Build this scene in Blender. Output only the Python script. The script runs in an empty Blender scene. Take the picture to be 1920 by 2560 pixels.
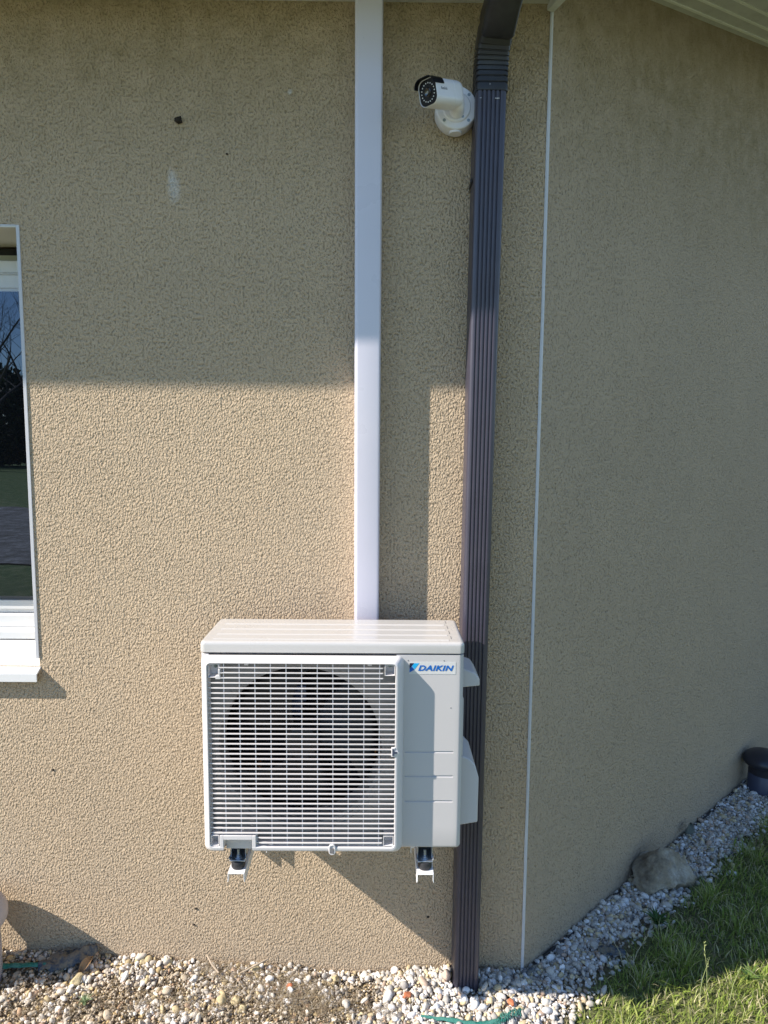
import bpy, bmesh, math, random
import numpy as np
from mathutils import Vector, Matrix, noise as mn

S = bpy.context.scene
C = S.collection
R = math.radians
random.seed(7)
rng = np.random.default_rng(7)
EYE = 1.70

# ---------------------------------------------------------------- camera
cam_d = bpy.data.cameras.new('camera'); cam = bpy.data.objects.new('camera', cam_d); C.objects.link(cam)
cam_d.sensor_fit = 'HORIZONTAL'; cam_d.sensor_width = 36.0; cam_d.lens = 1725.5 / 1920 * 36.0
cam_d.clip_start = 0.02; cam_d.clip_end = 2000
rx = Vector((0.99995871, -0.00486581, 0.00767427)); ry = Vector((-0.00711643, 0.10581111, 0.99436078)); rz = -Vector((0.0056504, 0.99437434, -0.10577212))
cam.matrix_world = Matrix(((rx.x, ry.x, rz.x, 0.0), (rx.y, ry.y, rz.y, -2.04068), (rx.z, ry.z, rz.z, EYE), (0, 0, 0, 1)))
S.camera = cam

# ---------------------------------------------------------------- light
SUN = Vector((-2.73, -1.0, 2.29)).normalized()
w = bpy.data.worlds.new('World'); S.world = w; w.use_nodes = True
nt = w.node_tree; bg = nt.nodes['Background']
sky = nt.nodes.new('ShaderNodeTexSky'); sky.sky_type = 'NISHITA'; sky.sun_disc = False
sky.sun_elevation = math.asin(SUN.z); sky.sun_rotation = math.atan2(SUN.x, SUN.y)
sky.air_density = 1.0; sky.dust_density = 0.0; sky.ozone_density = 4.0; sky.altitude = 300
nt.links.new(sky.outputs[0], bg.inputs[0]); bg.inputs[1].default_value = 0.123
sl = bpy.data.lights.new('sun', 'SUN'); so = bpy.data.objects.new('sun', sl); C.objects.link(so)
sl.energy = 5.0; sl.angle = R(0.55); sl.color = (1.0, 0.92, 0.83)
so.rotation_euler = (-SUN).to_track_quat('-Z', 'Y').to_euler(); so.location = (-8, -6, 8)
S.view_settings.view_transform = 'Standard'; S.view_settings.look = 'None'
S.view_settings.exposure = 0.68; S.view_settings.gamma = 1.0
S.cycles.max_bounces = 8; S.cycles.diffuse_bounces = 5

# ---------------------------------------------------------------- helpers
class MB:
    def __init__(s): s.v = []; s.f = []
    def add(s, vs, fs):
        n = len(s.v); s.v += [tuple(p) for p in vs]; s.f += [tuple(i + n for i in f) for f in fs]; return s
    def box(s, x0, x1, y0, y1, z0, z1, M=None):
        vs = [(x, y, z) for z in (z0, z1) for y in (y0, y1) for x in (x0, x1)]
        if M: vs = [M @ Vector(p) for p in vs]
        return s.add(vs, [(0, 2, 3, 1), (4, 5, 7, 6), (0, 1, 5, 4), (2, 6, 7, 3), (0, 4, 6, 2), (1, 3, 7, 5)])
    def prism(s, poly, fn, a, b):           # poly 2D outline; fn(u, v, t) -> 3D
        n = len(poly)
        vs = [fn(u, v, a) for u, v in poly] + [fn(u, v, b) for u, v in poly]
        fs = [tuple(range(n - 1, -1, -1)), tuple(range(n, 2 * n))] + [(i, (i + 1) % n, n + (i + 1) % n, n + i) for i in range(n)]
        return s.add(vs, fs)
    def loops(s, L, cap0=True, cap1=True, closed=True):
        n = len(L[0]); base = []
        vs = [p for l in L for p in l]; fs = []
        for k in range(len(L) - 1):
            for i in range(n if closed else n - 1):
                j = (i + 1) % n
                fs.append((k * n + i, k * n + j, (k + 1) * n + j, (k + 1) * n + i))
        if cap0: fs.append(tuple(range(n - 1, -1, -1)))
        if cap1: m = (len(L) - 1) * n; fs.append(tuple(range(m, m + n)))
        return s.add(vs, fs)
    def lathe(s, prof, n=40, M=None, cap0=True, cap1=True):    # prof (r, h) round local z
        M = M or Matrix()
        return s.loops([[M @ Vector((r * math.cos(2 * math.pi * i / n), r * math.sin(2 * math.pi * i / n), h)) for i in range(n)] for r, h in prof], cap0, cap1)
    def tube(s, pts, rad, n=8, cap=True):
        pts = [Vector(p) for p in pts]; L = []
        ref = None
        for i, p in enumerate(pts):
            t = (pts[min(i + 1, len(pts) - 1)] - pts[max(i - 1, 0)]).normalized()
            if ref is None: ref = t.orthogonal().normalized()
            ref = (ref - t * ref.dot(t)).normalized(); bi = t.cross(ref)
            r = rad[i] if isinstance(rad, (list, tuple)) else rad
            L.append([p + ref * r * math.cos(2 * math.pi * k / n) + bi * r * math.sin(2 * math.pi * k / n) for k in range(n)])
        return s.loops(L, cap, cap)
    def build(s, name, mat=None, parent=None, smooth=False, bevel=0, seg=2, fix=True, angle=35):
        me = bpy.data.meshes.new(name); me.from_pydata(s.v, [], s.f)
        if fix:
            bm = bmesh.new(); bm.from_mesh(me); bmesh.ops.recalc_face_normals(bm, faces=bm.faces); bm.to_mesh(me); bm.free()
        me.update(); o = bpy.data.objects.new(name, me); C.objects.link(o)
        if mat: me.materials.append(mat)
        if parent: o.parent = parent
        if smooth or bevel:
            me.polygons.foreach_set('use_smooth', [True] * len(me.polygons))
            try: me.set_sharp_from_angle(angle=R(angle))
            except Exception: pass
        if bevel:
            m = o.modifiers.new('bevel', 'BEVEL'); m.width = bevel; m.segments = seg; m.limit_method = 'ANGLE'; m.angle_limit = R(35); m.harden_normals = False
        return o

def tag(o, label=None, cat=None, group=None, kind=None):
    for k, v in (('label', label), ('category', cat), ('group', group), ('kind', kind)):
        if v: o[k] = v
    return o
def empty(name, loc=(0, 0, 0), label=None, cat=None, group=None, rz=0):
    o = bpy.data.objects.new(name, None); C.objects.link(o); o.location = loc; o.rotation_euler.z = rz; o.empty_display_size = 0.1
    bpy.context.view_layer.update()
    return tag(o, label, cat, group)
def adopt(root, *obs):     # parts were built in world coordinates: keep them where they stand
    inv = Matrix.Translation(-root.location)
    for o in obs:
        for q in [o] + list(o.children):
            if q.type == 'MESH': q.data.transform(inv)
        o.parent = root
def copy_tree(o, parent=None):
    c = o.copy(); C.objects.link(c); c.parent = parent
    for ch in list(o.children): copy_tree(ch, c)
    return c
def rrect(x0, x1, y0, y1, r, n=5, off=0.0):
    x0 += off; x1 -= off; y0 += off; y1 -= off; r = max(r - off, 1e-4); P = []
    for cx, cy, a in ((x1 - r, y0 + r, -90), (x1 - r, y1 - r, 0), (x0 + r, y1 - r, 90), (x0 + r, y0 + r, 180)):
        for i in range(n + 1):
            t = R(a + 90 * i / n); P.append((cx + r * math.cos(t), cy + r * math.sin(t)))
    return P

# ---------------------------------------------------------------- materials
class NT:
    def __init__(s, name):
        s.m = bpy.data.materials.new(name); s.m.use_nodes = True; s.t = s.m.node_tree; s.b = s.t.nodes['Principled BSDF']
        s.tc = s.t.nodes.new('ShaderNodeTexCoord')
    def n(s, typ, **kw):
        x = s.t.nodes.new(typ)
        for k, v in kw.items():
            if k in x.inputs.keys(): x.inputs[k].default_value = v
            else: setattr(x, k, v)
        return x
    def l(s, a, b): s.t.links.new(a, b)
    def co(s, scale=(1, 1, 1), rot=(0, 0, 0), src='Object'):
        m = s.n('ShaderNodeMapping'); m.inputs['Scale'].default_value = scale; m.inputs['Rotation'].default_value = rot
        s.l(s.tc.outputs[src], m.inputs['Vector']); return m.outputs[0]
    def noise(s, vec, scale, detail=4, rough=0.5, dist=0.0):
        x = s.n('ShaderNodeTexNoise'); x.inputs['Scale'].default_value = scale; x.inputs['Detail'].default_value = detail
        x.inputs['Roughness'].default_value = rough; x.inputs['Distortion'].default_value = dist; s.l(vec, x.inputs['Vector']); return x.outputs['Fac']
    def ramp(s, fac, stops, interp='LINEAR'):
        x = s.n('ShaderNodeValToRGB'); x.color_ramp.interpolation = interp; e = x.color_ramp.elements
        while len(e) < len(stops): e.new(0.5)
        for i, (p, c) in enumerate(stops):
            e[i].position = p; e[i].color = (c, c, c, 1) if isinstance(c, (int, float)) else (*c, 1)
        s.l(fac, x.inputs[0]); return x.outputs[0]
    def mix(s, fac, a, b, mode='MIX'):
        x = s.n('ShaderNodeMix', data_type='RGBA', blend_type=mode)
        for i, v in ((0, fac), (6, a), (7, b)):
            if isinstance(v, (int, float)): x.inputs[i].default_value = v if i == 0 else (v, v, v, 1)
            elif isinstance(v, tuple): x.inputs[i].default_value = (*v, 1)
            else: s.l(v, x.inputs[i])
        return x.outputs[2]
    def math(s, op, a, b=0.0):
        x = s.n('ShaderNodeMath', operation=op)
        for i, v in ((0, a), (1, b)):
            if isinstance(v, (int, float)): x.inputs[i].default_value = v
            else: s.l(v, x.inputs[i])
        return x.outputs[0]
    def bump(s, h, dist, strength=1.0, prev=None):
        x = s.n('ShaderNodeBump'); x.inputs['Distance'].default_value = dist; x.inputs['Strength'].default_value = strength
        s.l(h, x.inputs['Height'])
        if prev: s.l(prev, x.inputs['Normal'])
        s.l(x.outputs[0], s.b.inputs['Normal']); return x.outputs[0]
    def set(s, **kw):
        for k, v in kw.items():
            k = k.replace('_', ' ')
            if isinstance(v, (int, float)): s.b.inputs[k].default_value = v
            elif isinstance(v, tuple): s.b.inputs[k].default_value = (*v, 1) if len(v) == 3 else v
            else: s.l(v, s.b.inputs[k])
        return s

def simple(name, col, rough=0.5, var=0.06, scale=6.0, spec=0.5, metal=0.0, coat=0.0, bump=0.0, bscale=400, dirt=0.0, dirtcol=(0.2, 0.17, 0.12)):
    t = NT(name); v = t.co()
    f = t.noise(v, scale, 6, 0.6)
    lo = tuple(c * (1 - var) for c in col); hi = tuple(min(1, c * (1 + var)) for c in col)
    c = t.ramp(f, [(0.3, lo), (0.7, hi)])
    if dirt:
        d = t.ramp(t.noise(v, scale * 2.3, 8, 0.75), [(0.5, 0.0), (0.75, dirt)])
        c = t.mix(d, c, dirtcol)
    t.set(Base_Color=c, Metallic=metal); t.b.inputs['Specular IOR Level'].default_value = spec
    t.l(t.ramp(t.noise(v, scale * 3, 4), [(0.3, max(0, rough * 0.85)), (0.7, min(1, rough * 1.15))]), t.b.inputs['Roughness'])
    if coat: t.b.inputs['Coat Weight'].default_value = coat; t.b.inputs['Coat Roughness'].default_value = 0.06
    if bump: t.bump(t.noise(v, bscale, 3), bump)
    return t.m

def stucco(name, col, marks=False, relief=0.0050, pits=0.75):
    t = NT(name)
    v = t.co((1, 1, 0.74))
    wv = t.noise(t.co(), 26, 2)
    a = t.noise(v, 178, 2.0, 0.5, 0.25)
    b = t.noise(v, 360, 2.0, 0.6, 0.3)
    vo = t.n('ShaderNodeTexVoronoi', feature='SMOOTH_F1'); vo.inputs['Scale'].default_value = 190; vo.inputs['Smoothness'].default_value = 0.5
    t.l(v, vo.inputs['Vector'])
    worms = t.ramp(a, [(0.30, 0.0), (0.46, 0.80), (0.58, 1.0)])
    h = t.math('ADD', t.math('MULTIPLY', worms, 1.0), t.math('MULTIPLY', b, 0.35))
    h = t.math('SUBTRACT', h, t.math('MULTIPLY', vo.outputs['Distance'], 0.55))
    big = t.noise(t.co(), 1.3, 5, 0.6)
    base = t.ramp(big, [(0.3, tuple(c * 0.94 for c in col)), (0.7, tuple(min(1, c * 1.05) for c in col))])
    pit = t.ramp(a, [(0.27, pits), (0.38, 0.0)])                       # grime and pit shadow painted into the render colour
    base = t.mix(pit, base, (0.17, 0.135, 0.085))
    grit = t.ramp(t.noise(t.co((1, 1, 0.6)), 230, 2, 0.5), [(0.24, 0.8), (0.36, 0.0)])
    base = t.mix(grit, base, (0.12, 0.10, 0.075))
    patch = t.ramp(t.noise(t.co((1, 1, 0.45)), 3.2, 7, 0.7), [(0.32, 0.0), (0.7, 0.5)])
    base = t.mix(patch, base, tuple(c * k for c, k in zip(col, (0.90, 0.93, 0.98))))
    fine = t.ramp(t.noise(t.co(), 420, 2), [(0.3, 0.88), (0.7, 1.1)])
    base = t.mix(0.6, base, fine, 'MULTIPLY')
    # algae and dirt stain, with eave shade and warm bounce painted in, mostly above 2.4 m
    sx = t.n('ShaderNodeSeparateXYZ'); t.l(t.tc.outputs['Object'], sx.inputs[0])
    hz = t.ramp(t.math('MULTIPLY', sx.outputs['Z'], 0.3), [(0.70, 0.0), (0.87, 1.0)])
    st = t.ramp(t.noise(t.co((1, 1, 1)), 14, 8, 0.72), [(0.4, 0.0), (0.72, 0.6)])
    base = t.mix(t.math('MULTIPLY', hz, t.math('ADD', st, 0.28)), base, (0.24, 0.19, 0.095))
    sp = t.ramp(t.noise(t.co((1, 1, 0.5)), 21, 4, 0.6), [(0.735, 0.0), (0.76, 0.75)])
    base = t.mix(sp, base, (0.05, 0.045, 0.03))
    # damp line just above the gravel
    lo = t.ramp(t.math('MULTIPLY', sx.outputs['Z'], 1.0), [(0.0, 0.45), (0.17, 0.0)])
    base = t.mix(t.math('MULTIPLY', lo, t.noise(t.co(), 9, 5)), base, (0.30, 0.27, 0.22))
    if marks:   # pale scuffs on the front wall
        for (x, z, rx_, rz_, k) in ((-0.589, 2.40, 0.022, 0.05, 0.75), (-0.596, 2.43, 0.012, 0.03, 0.6), (0.0, 0.61, 0.03, 0.018, 0.5), (-0.26, 2.66, 0.008, 0.01, 0.8)):
            mp = t.n('ShaderNodeMapping'); mp.inputs['Location'].default_value = (-x / rx_, 0, -z / rz_); mp.inputs['Scale'].default_value = (1 / rx_, 0.0, 1 / rz_)
            t.l(t.tc.outputs['Object'], mp.inputs[0])
            g = t.n('ShaderNodeTexGradient', gradient_type='SPHERICAL'); t.l(mp.outputs[0], g.inputs[0])
            f = t.math('MULTIPLY', t.ramp(g.outputs['Fac'], [(0.0, 0.0), (0.7, k)]), t.ramp(b, [(0.35, 0.35), (0.6, 1.0)]))
            base = t.mix(f, base, (0.72, 0.70, 0.68))
    t.set(Base_Color=base, Roughness=0.92); t.b.inputs['Specular IOR Level'].default_value = 0.25
    t.bump(h, relief)
    return t.m

def vcol(name, rough=0.8, bump=0.0, bscale=300, sss=0.0, spec=0.3, trans=0.0):
    t = NT(name); a = t.n('ShaderNodeAttribute', attribute_name='Col')
    c = a.outputs['Color']
    v = t.co(); c = t.mix(0.5, c, t.ramp(t.noise(v, 260, 4, 0.6), [(0.25, 0.72), (0.7, 1.12)]), 'MULTIPLY')
    t.set(Base_Color=c, Roughness=rough); t.b.inputs['Specular IOR Level'].default_value = spec
    if bump: t.bump(t.noise(v, bscale, 4), bump)
    if trans:
        tr = t.n('ShaderNodeBsdfTranslucent'); t.l(c, tr.inputs['Color']); mx = t.n('ShaderNodeMixShader'); mx.inputs[0].default_value = trans
        out = t.t.nodes['Material Output']; t.l(t.b.outputs[0], mx.inputs[1]); t.l(tr.outputs[0], mx.inputs[2]); t.l(mx.outputs[0], out.inputs[0])
    return t.m

M = {}
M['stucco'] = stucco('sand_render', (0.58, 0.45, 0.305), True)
M['stucco2'] = stucco('sand_render_side', (0.485, 0.385, 0.275), False, 0.0036, 0.85)  # same paint as the front, the side's shade darkened into the colour
M['bead'] = simple('white_bead', (0.60, 0.60, 0.62), 0.4, 0.04)
M['pvc'] = simple('white_pvc', (0.655, 0.635, 0.715), 0.30, 0.015, 3, coat=0.5)
M['alu'] = simple('white_aluminium', (0.80, 0.80, 0.79), 0.3, 0.01, 3)
M['frame'] = simple('window_pvc', (0.70, 0.71, 0.71), 0.3, 0.02, 4)
M['cream'] = simple('lintel_pvc', (0.66, 0.65, 0.58), 0.5, 0.03, 4)
M['soffit'] = simple('soffit_pvc', (0.56, 0.56, 0.54), 0.5, 0.06, 5, dirt=0.4, dirtcol=(0.22, 0.2, 0.16))
M['dark'] = simple('dark_gap', (0.02, 0.02, 0.018), 0.8)
M['olive'] = simple('shutter_slat', (0.33, 0.33, 0.24), 0.5, 0.08, 9)
M['unit'] = simple('ivory_painted_steel', (0.575, 0.555, 0.55), 0.38, 0.012, 4, coat=0.12)
M['lid'] = simple('ivory_lid_paint', (0.53, 0.515, 0.495), 0.30, 0.012, 4, coat=0.6)
M['grille'] = simple('ivory_plastic', (0.72, 0.69, 0.68), 0.42, 0.01, 4)
M['surround'] = simple('fan_surround_plastic', (0.20, 0.195, 0.195), 0.5, 0.05, 8)
M['inside'] = simple('unit_interior', (0.016, 0.016, 0.022), 0.4, 0.3, 12)
M['blade'] = simple('fan_plastic', (0.012, 0.012, 0.015), 0.5, 0.1, 8)
M['motor'] = simple('motor_steel', (0.10, 0.12, 0.20), 0.35, 0.1, 8, metal=0.5)
M['copper'] = simple('copper', (0.65, 0.30, 0.14), 0.35, 0.1, 20, metal=1.0)
M['zinc'] = simple('zinc_steel', (0.50, 0.54, 0.60), 0.40, 0.1, 30, metal=0.9)
M['rubber'] = simple('black_rubber', (0.025, 0.025, 0.028), 0.55, 0.2, 60)
M['rail'] = simple('white_steel_rail', (0.80, 0.80, 0.80), 0.35, 0.02, 8, dirt=0.15)
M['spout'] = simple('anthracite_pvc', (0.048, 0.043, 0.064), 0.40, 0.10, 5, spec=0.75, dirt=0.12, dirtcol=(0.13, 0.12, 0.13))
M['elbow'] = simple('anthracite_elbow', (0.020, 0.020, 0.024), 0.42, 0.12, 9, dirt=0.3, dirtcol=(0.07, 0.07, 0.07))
M['camwhite'] = simple('camera_white', (0.78, 0.78, 0.84), 0.35, 0.01)
M['camblack'] = simple('camera_black', (0.007, 0.007, 0.010), 0.45, 0.1, spec=0.25)
M['lens'] = simple('lens_glass', (0.004, 0.004, 0.008), 0.03, 0.0, coat=1.0)
M['led'] = simple('led_white', (0.75, 0.76, 0.78), 0.3, 0.02)
M['screw'] = simple('screw_steel', (0.28, 0.33, 0.36), 0.35, 0.1, 50, metal=0.8)
M['ink'] = simple('grey_ink', (0.10, 0.11, 0.14), 0.5)
M['blue'] = simple('blue_print', (0.0, 0.13, 0.50), 0.4, 0.02)
M['cyan'] = simple('cyan_print', (0.01, 0.42, 0.80), 0.4, 0.02)
M['black'] = simple('black_print', (0.008, 0.015, 0.05), 0.4, 0.02)
M['sticker'] = simple('clear_sticker', (0.66, 0.66, 0.65), 0.30, 0.01)
M['terracotta'] = simple('terracotta', (0.50, 0.17, 0.08), 0.85, 0.25, 60, bump=0.001, bscale=300)
M['limestone'] = simple('yellow_limestone', (0.55, 0.45, 0.26), 0.9, 0.28, 40, bump=0.0015, bscale=220, dirt=0.3)
M['pinkstone'] = simple('pink_stone', (0.56, 0.43, 0.34), 0.9, 0.15, 60, bump=0.001, bscale=220)
M['cap'] = simple('bollard_plastic', (0.022, 0.022, 0.034), 0.38, 0.05, 6, spec=0.6)
M['bollard_body'] = simple('bollard_sleeve', (0.055, 0.065, 0.11), 0.35, 0.05, 6, spec=0.5)
M['leaf'] = simple('dry_leaf', (0.38, 0.22, 0.10), 0.7, 0.3, 40, bump=0.001)
M['twig'] = simple('twig', (0.42, 0.34, 0.25), 0.85, 0.25, 60, bump=0.0006)
M['mud'] = simple('mud', (0.028, 0.02, 0.014), 0.95, 0.5, 90, bump=0.002)
M['membrane'] = simple('black_membrane', (0.035, 0.035, 0.042), 0.6, 0.3, 30, dirt=0.4)
M['shell'] = None
M['tile'] = simple('roof_tile', (0.25, 0.12, 0.08), 0.85, 0.25, 6)
M['pebble'] = vcol('pebbles', 0.75, 0.0006, 500)
M['grass'] = vcol('grass_blades', 0.5, trans=0.35)
M['straw'] = vcol('straw', 0.8, trans=0.1)
M['foliage'] = vcol('foliage', 0.55, trans=0.25)
M['bark'] = simple('bark', (0.10, 0.08, 0.065), 0.9, 0.3, 8, bump=0.01, bscale=30)
t = NT('shell_banded'); wvn = t.n('ShaderNodeTexWave', wave_type='RINGS', rings_direction='Z'); wvn.inputs['Scale'].default_value = 55; wvn.inputs['Distortion'].default_value = 2.5
t.l(t.co(), wvn.inputs[0]); t.set(Base_Color=t.ramp(wvn.outputs['Fac'], [(0.3, (0.42, 0.30, 0.22)), (0.6, (0.72, 0.64, 0.55))]), Roughness=0.5); M['shell'] = t.m
t = NT('rock_mottled'); v = t.co()
c = t.ramp(t.noise(v, 9, 8, 0.65), [(0.36, (0.13, 0.105, 0.075)), (0.5, (0.32, 0.27, 0.19)), (0.66, (0.52, 0.49, 0.42))])
c = t.mix(t.ramp(t.noise(v, 40, 6, 0.7), [(0.45, 0.0), (0.68, 0.7)]), c, (0.14, 0.115, 0.09))
t.set(Base_Color=c, Roughness=0.9); t.bump(t.noise(v, 45, 8, 0.7), 0.008); M['rock'] = t.m
t = NT('window_glass'); t.set(Base_Color=(0.008, 0.009, 0.011), Roughness=0.0); t.b.inputs['IOR'].default_value = 2.1; t.b.inputs['Specular IOR Level'].default_value = 0.5; t.b.inputs['Specular Tint'].default_value = (0.62, 0.76, 1.0, 1)
t.bump(t.noise(t.co(), 3.0, 1), 0.0006); M['glass'] = t.m
def netting(name, c1, c2):
    t = NT(name); v = t.co()
    wv = t.n('ShaderNodeTexWave'); wv.inputs['Scale'].default_value = 160; wv.inputs['Distortion'].default_value = 3; t.l(v, wv.inputs[0])
    f = t.ramp(t.noise(v, 34, 8, 0.75), [(0.42, 0.0), (0.56, 1.0)])
    c = t.mix(f, c1, c2); c = t.mix(0.5, c, t.ramp(wv.outputs['Fac'], [(0.2, 0.55), (0.8, 1.1)]), 'MULTIPLY')
    t.set(Base_Color=c, Roughness=0.7); t.bump(wv.outputs['Fac'], 0.002); return t.m
M['bluenet'] = netting('dusty_blue_fabric', (0.07, 0.12, 0.19), (0.36, 0.31, 0.23))
M['greennet'] = netting('green_netting', (0.02, 0.28, 0.22), (0.10, 0.36, 0.30))
t = NT('ground_soil'); v = t.co()
sep = t.n('ShaderNodeSeparateXYZ'); t.l(t.tc.outputs['Object'], sep.inputs[0])
soil = t.ramp(t.noise(v, 30, 8, 0.7), [(0.3, (0.14, 0.105, 0.065)), (0.6, (0.32, 0.255, 0.165)), (0.8, (0.46, 0.39, 0.28))])
lawn = t.ramp(t.noise(v, 5.0, 9, 0.8), [(0.34, (0.05, 0.11, 0.02)), (0.5, (0.13, 0.20, 0.05)), (0.64, (0.34, 0.33, 0.16))])
turf = t.ramp(t.noise(v, 60, 6, 0.7), [(0.3, (0.06, 0.075, 0.025)), (0.6, (0.17, 0.18, 0.07)), (0.8, (0.30, 0.26, 0.15))])
# grass starts right of the gravel border; sharp irregular edge
k = t.math('SUBTRACT', t.math('SUBTRACT', sep.outputs['X'], t.math('MULTIPLY', sep.outputs['Y'], 1.05)), 0.70)
k = t.math('ADD', k, t.math('MULTIPLY', t.math('SUBTRACT', t.noise(v, 12, 4), 0.5), 0.12))
k2 = t.math('ADD', t.math('SUBTRACT', -1.05, sep.outputs['Y']), t.math('MULTIPLY', t.math('SUBTRACT', t.noise(v, 6, 4), 0.5), 0.3))
m1 = t.ramp(t.math('MULTIPLY', k, 4.0), [(0.0, 0.0), (0.25, 1.0)]); m2 = t.ramp(t.math('MULTIPLY', k2, 4.0), [(0.0, 0.0), (0.25, 1.0)])
far = t.ramp(t.math('MULTIPLY', t.math('SUBTRACT', -3.0, sep.outputs['Y']), 0.3), [(0.0, 0.0), (1.0, 1.0)])
c = t.mix(t.math('MAXIMUM', m1, m2), soil, t.mix(far, turf, lawn))
t.set(Base_Color=c, Roughness=0.95); t.bump(t.noise(v, 90, 6, 0.7), 0.012); M['soil'] = t.m
t = NT('drive_gravel'); v = t.co(); t.set(Base_Color=t.ramp(t.noise(v, 3.5, 12, 0.85), [(0.36, (0.08, 0.08, 0.05)), (0.5, (0.21, 0.195, 0.18)), (0.62, (0.48, 0.46, 0.44))]), Roughness=0.95); M['drive'] = t.m

# ---------------------------------------------------------------- ground
TH = R(42.5); DW = Vector((math.cos(TH), math.sin(TH), 0)); NW = Vector((math.sin(TH), -math.cos(TH), 0)); CX = 0.4655   # side wall leaves the corner at this angle
def g(x, y):
    k = np.clip((-np.asarray(x, float) + 0.05) / 1.25, 0, 1); fade = np.clip(1 + np.minimum(np.asarray(y, float) + 0.5, 0) / 2.5, 0, 1)
    pile = 0.028 * np.exp(-((np.asarray(x, float) - .26) / .16) ** 2 - ((np.asarray(y, float) + .05) / .11) ** 2)   # stones heaped round the pipe foot
    return 0.078 * k * fade + pile
def smooth_axis(lo, hi, inner_lo, inner_hi, step):
    a = list(np.arange(inner_lo, inner_hi + 1e-6, step)); s = step; x = inner_hi; up = []
    while x < hi: s *= 1.35; x += s; up.append(min(x, hi))
    s = step; x = inner_lo; dn = []
    while x > lo: s *= 1.35; x -= s; dn.append(max(x, lo))
    return dn[::-1] + a + up
def make_ground():
    xs = smooth_axis(-300, 300, -2.0, 3.0, 0.05); ys = smooth_axis(-400, 60, -1.5, 2.5, 0.05)
    vs = []; fs = []
    for y in ys:
        for x in xs:
            z = float(g(x, y)) + (0.012 * mn.noise((x * 5, y * 5, 0)) if abs(x) < 4 and abs(y) < 4 else 0) - 0.006
            if y < -4: z += 0.02 * mn.noise((x * .3, y * .3, 3))
            vs.append((x, y, z))
    n = len(xs)
    for j in range(len(ys) - 1):
        for i in range(n - 1): fs.append((j * n + i, j * n + i + 1, (j + 1) * n + i + 1, (j + 1) * n + i))
    m = MB(); m.add(vs, fs); o = m.build('ground', M['soil'], smooth=True, fix=False); tag(o, kind='structure')
    # gravel drive across the garden, seen only in the window pane
    m = MB(); N = 120
    for sgn in (0,):
        a = []; b = []
        for i in range(N + 1):
            x = -40 + i * 0.7
            a.append((x, -6.2 + 0.5 * math.sin(x * .35) + 0.7 * mn.noise((x * 1.9, 0, 0)), 0.016)); b.append((x, -13.2 + 0.7 * math.sin(x * .22 + 1) + 1.1 * mn.noise((x * 1.7, 5, 0)), 0.016))
        m.add(a + b, [(N + 1 + i, N + 2 + i, i + 1, i) for i in range(N)])
    tag(m.build('path', M['drive'], fix=False), kind='structure')
make_ground()

# ---------------------------------------------------------------- house
house = empty('house', (0, 0, 0), 'single storey house with sand coloured textured render and pale boarded soffits', 'house')
WX0, WX1, WZ0, WZ1 = -2.25, -1.0305, 1.005, 2.2925      # window opening
ZS = 2.897                                                # soffit height
def wall_front():
    m = MB(); x = [-7.0, WX0, WX1, CX]; z = [-0.4, WZ0, WZ1, ZS + 0.25]
    for i in range(3):
        for j in range(3):
            if i == 1 and j == 1: continue
            m.add([(x[i], 0, z[j]), (x[i + 1], 0, z[j]), (x[i + 1], 0, z[j + 1]), (x[i], 0, z[j + 1])], [(0, 1, 2, 3)])
    d = 0.32
    m.add([(WX0, 0, WZ0), (WX1, 0, WZ0), (WX1, 0, WZ1), (WX0, 0, WZ1), (WX0, d, WZ0), (WX1, d, WZ0), (WX1, d, WZ1), (WX0, d, WZ1)],
          [(0, 4, 5, 1), (1, 5, 6, 2), (2, 6, 7, 3), (3, 7, 4, 0), (4, 7, 6, 5)])
    m.add([(-7, 0, -.4), (-7, 8, -.4), (-7, 8, 3.1), (-7, 0, 3.1)], [(0, 3, 2, 1)])
    return m.build('front_wall', M['stucco'], house, fix=False)
wall_front()
def side_pt(s, z, o=0.0): p = Vector((CX, 0, z)) + DW * s + NW * o; return (p.x, p.y, p.z)
SLOPE = 0.224; ZJ = 1.3064 + EYE
m = MB(); L = 6.0
m.add([side_pt(0, -.4), side_pt(L, -.4), side_pt(L, ZJ + SLOPE * L + .1), side_pt(0, ZJ + .1)], [(0, 1, 2, 3)])
m.add([side_pt(L, -.4), (4.9, 9, -.4), (4.9, 9, 4.6), side_pt(L, ZJ + SLOPE * L + .1)], [(0, 1, 2, 3)])
m.add([(4.9, 9, -.4), (-7, 9, -.4), (-7, 9, 3.1), (4.9, 9, 4.6)], [(0, 1, 2, 3)])
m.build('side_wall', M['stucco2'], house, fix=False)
# white corner bead, slightly uneven like a hand-set strip
m = MB(); Lp = []
for k in range(40):
    z = -0.05 + k * (ZS - 0.015 + 0.05) / 39; j = 0.0010 * mn.noise((0, 0, z * 3)); wd = 0.0052 + 0.0012 * mn.noise((5, 0, z * 6))
    a = Vector((CX, 0, 0)); p = []
    for q in (Vector((-wd + j, 0.002, 0)), Vector((-wd + j, -0.0022, 0)), Vector((-0.0012 + j, -0.0034, 0)), DW * 0.001 + NW * 0.0032, DW * 0.0045 + NW * 0.0022, DW * 0.005 - NW * 0.002):
        p.append(a + q + Vector((0, 0, z)))
    Lp.append(p)
m.loops(Lp); m.build('corner_bead', M['bead'], house)
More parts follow.
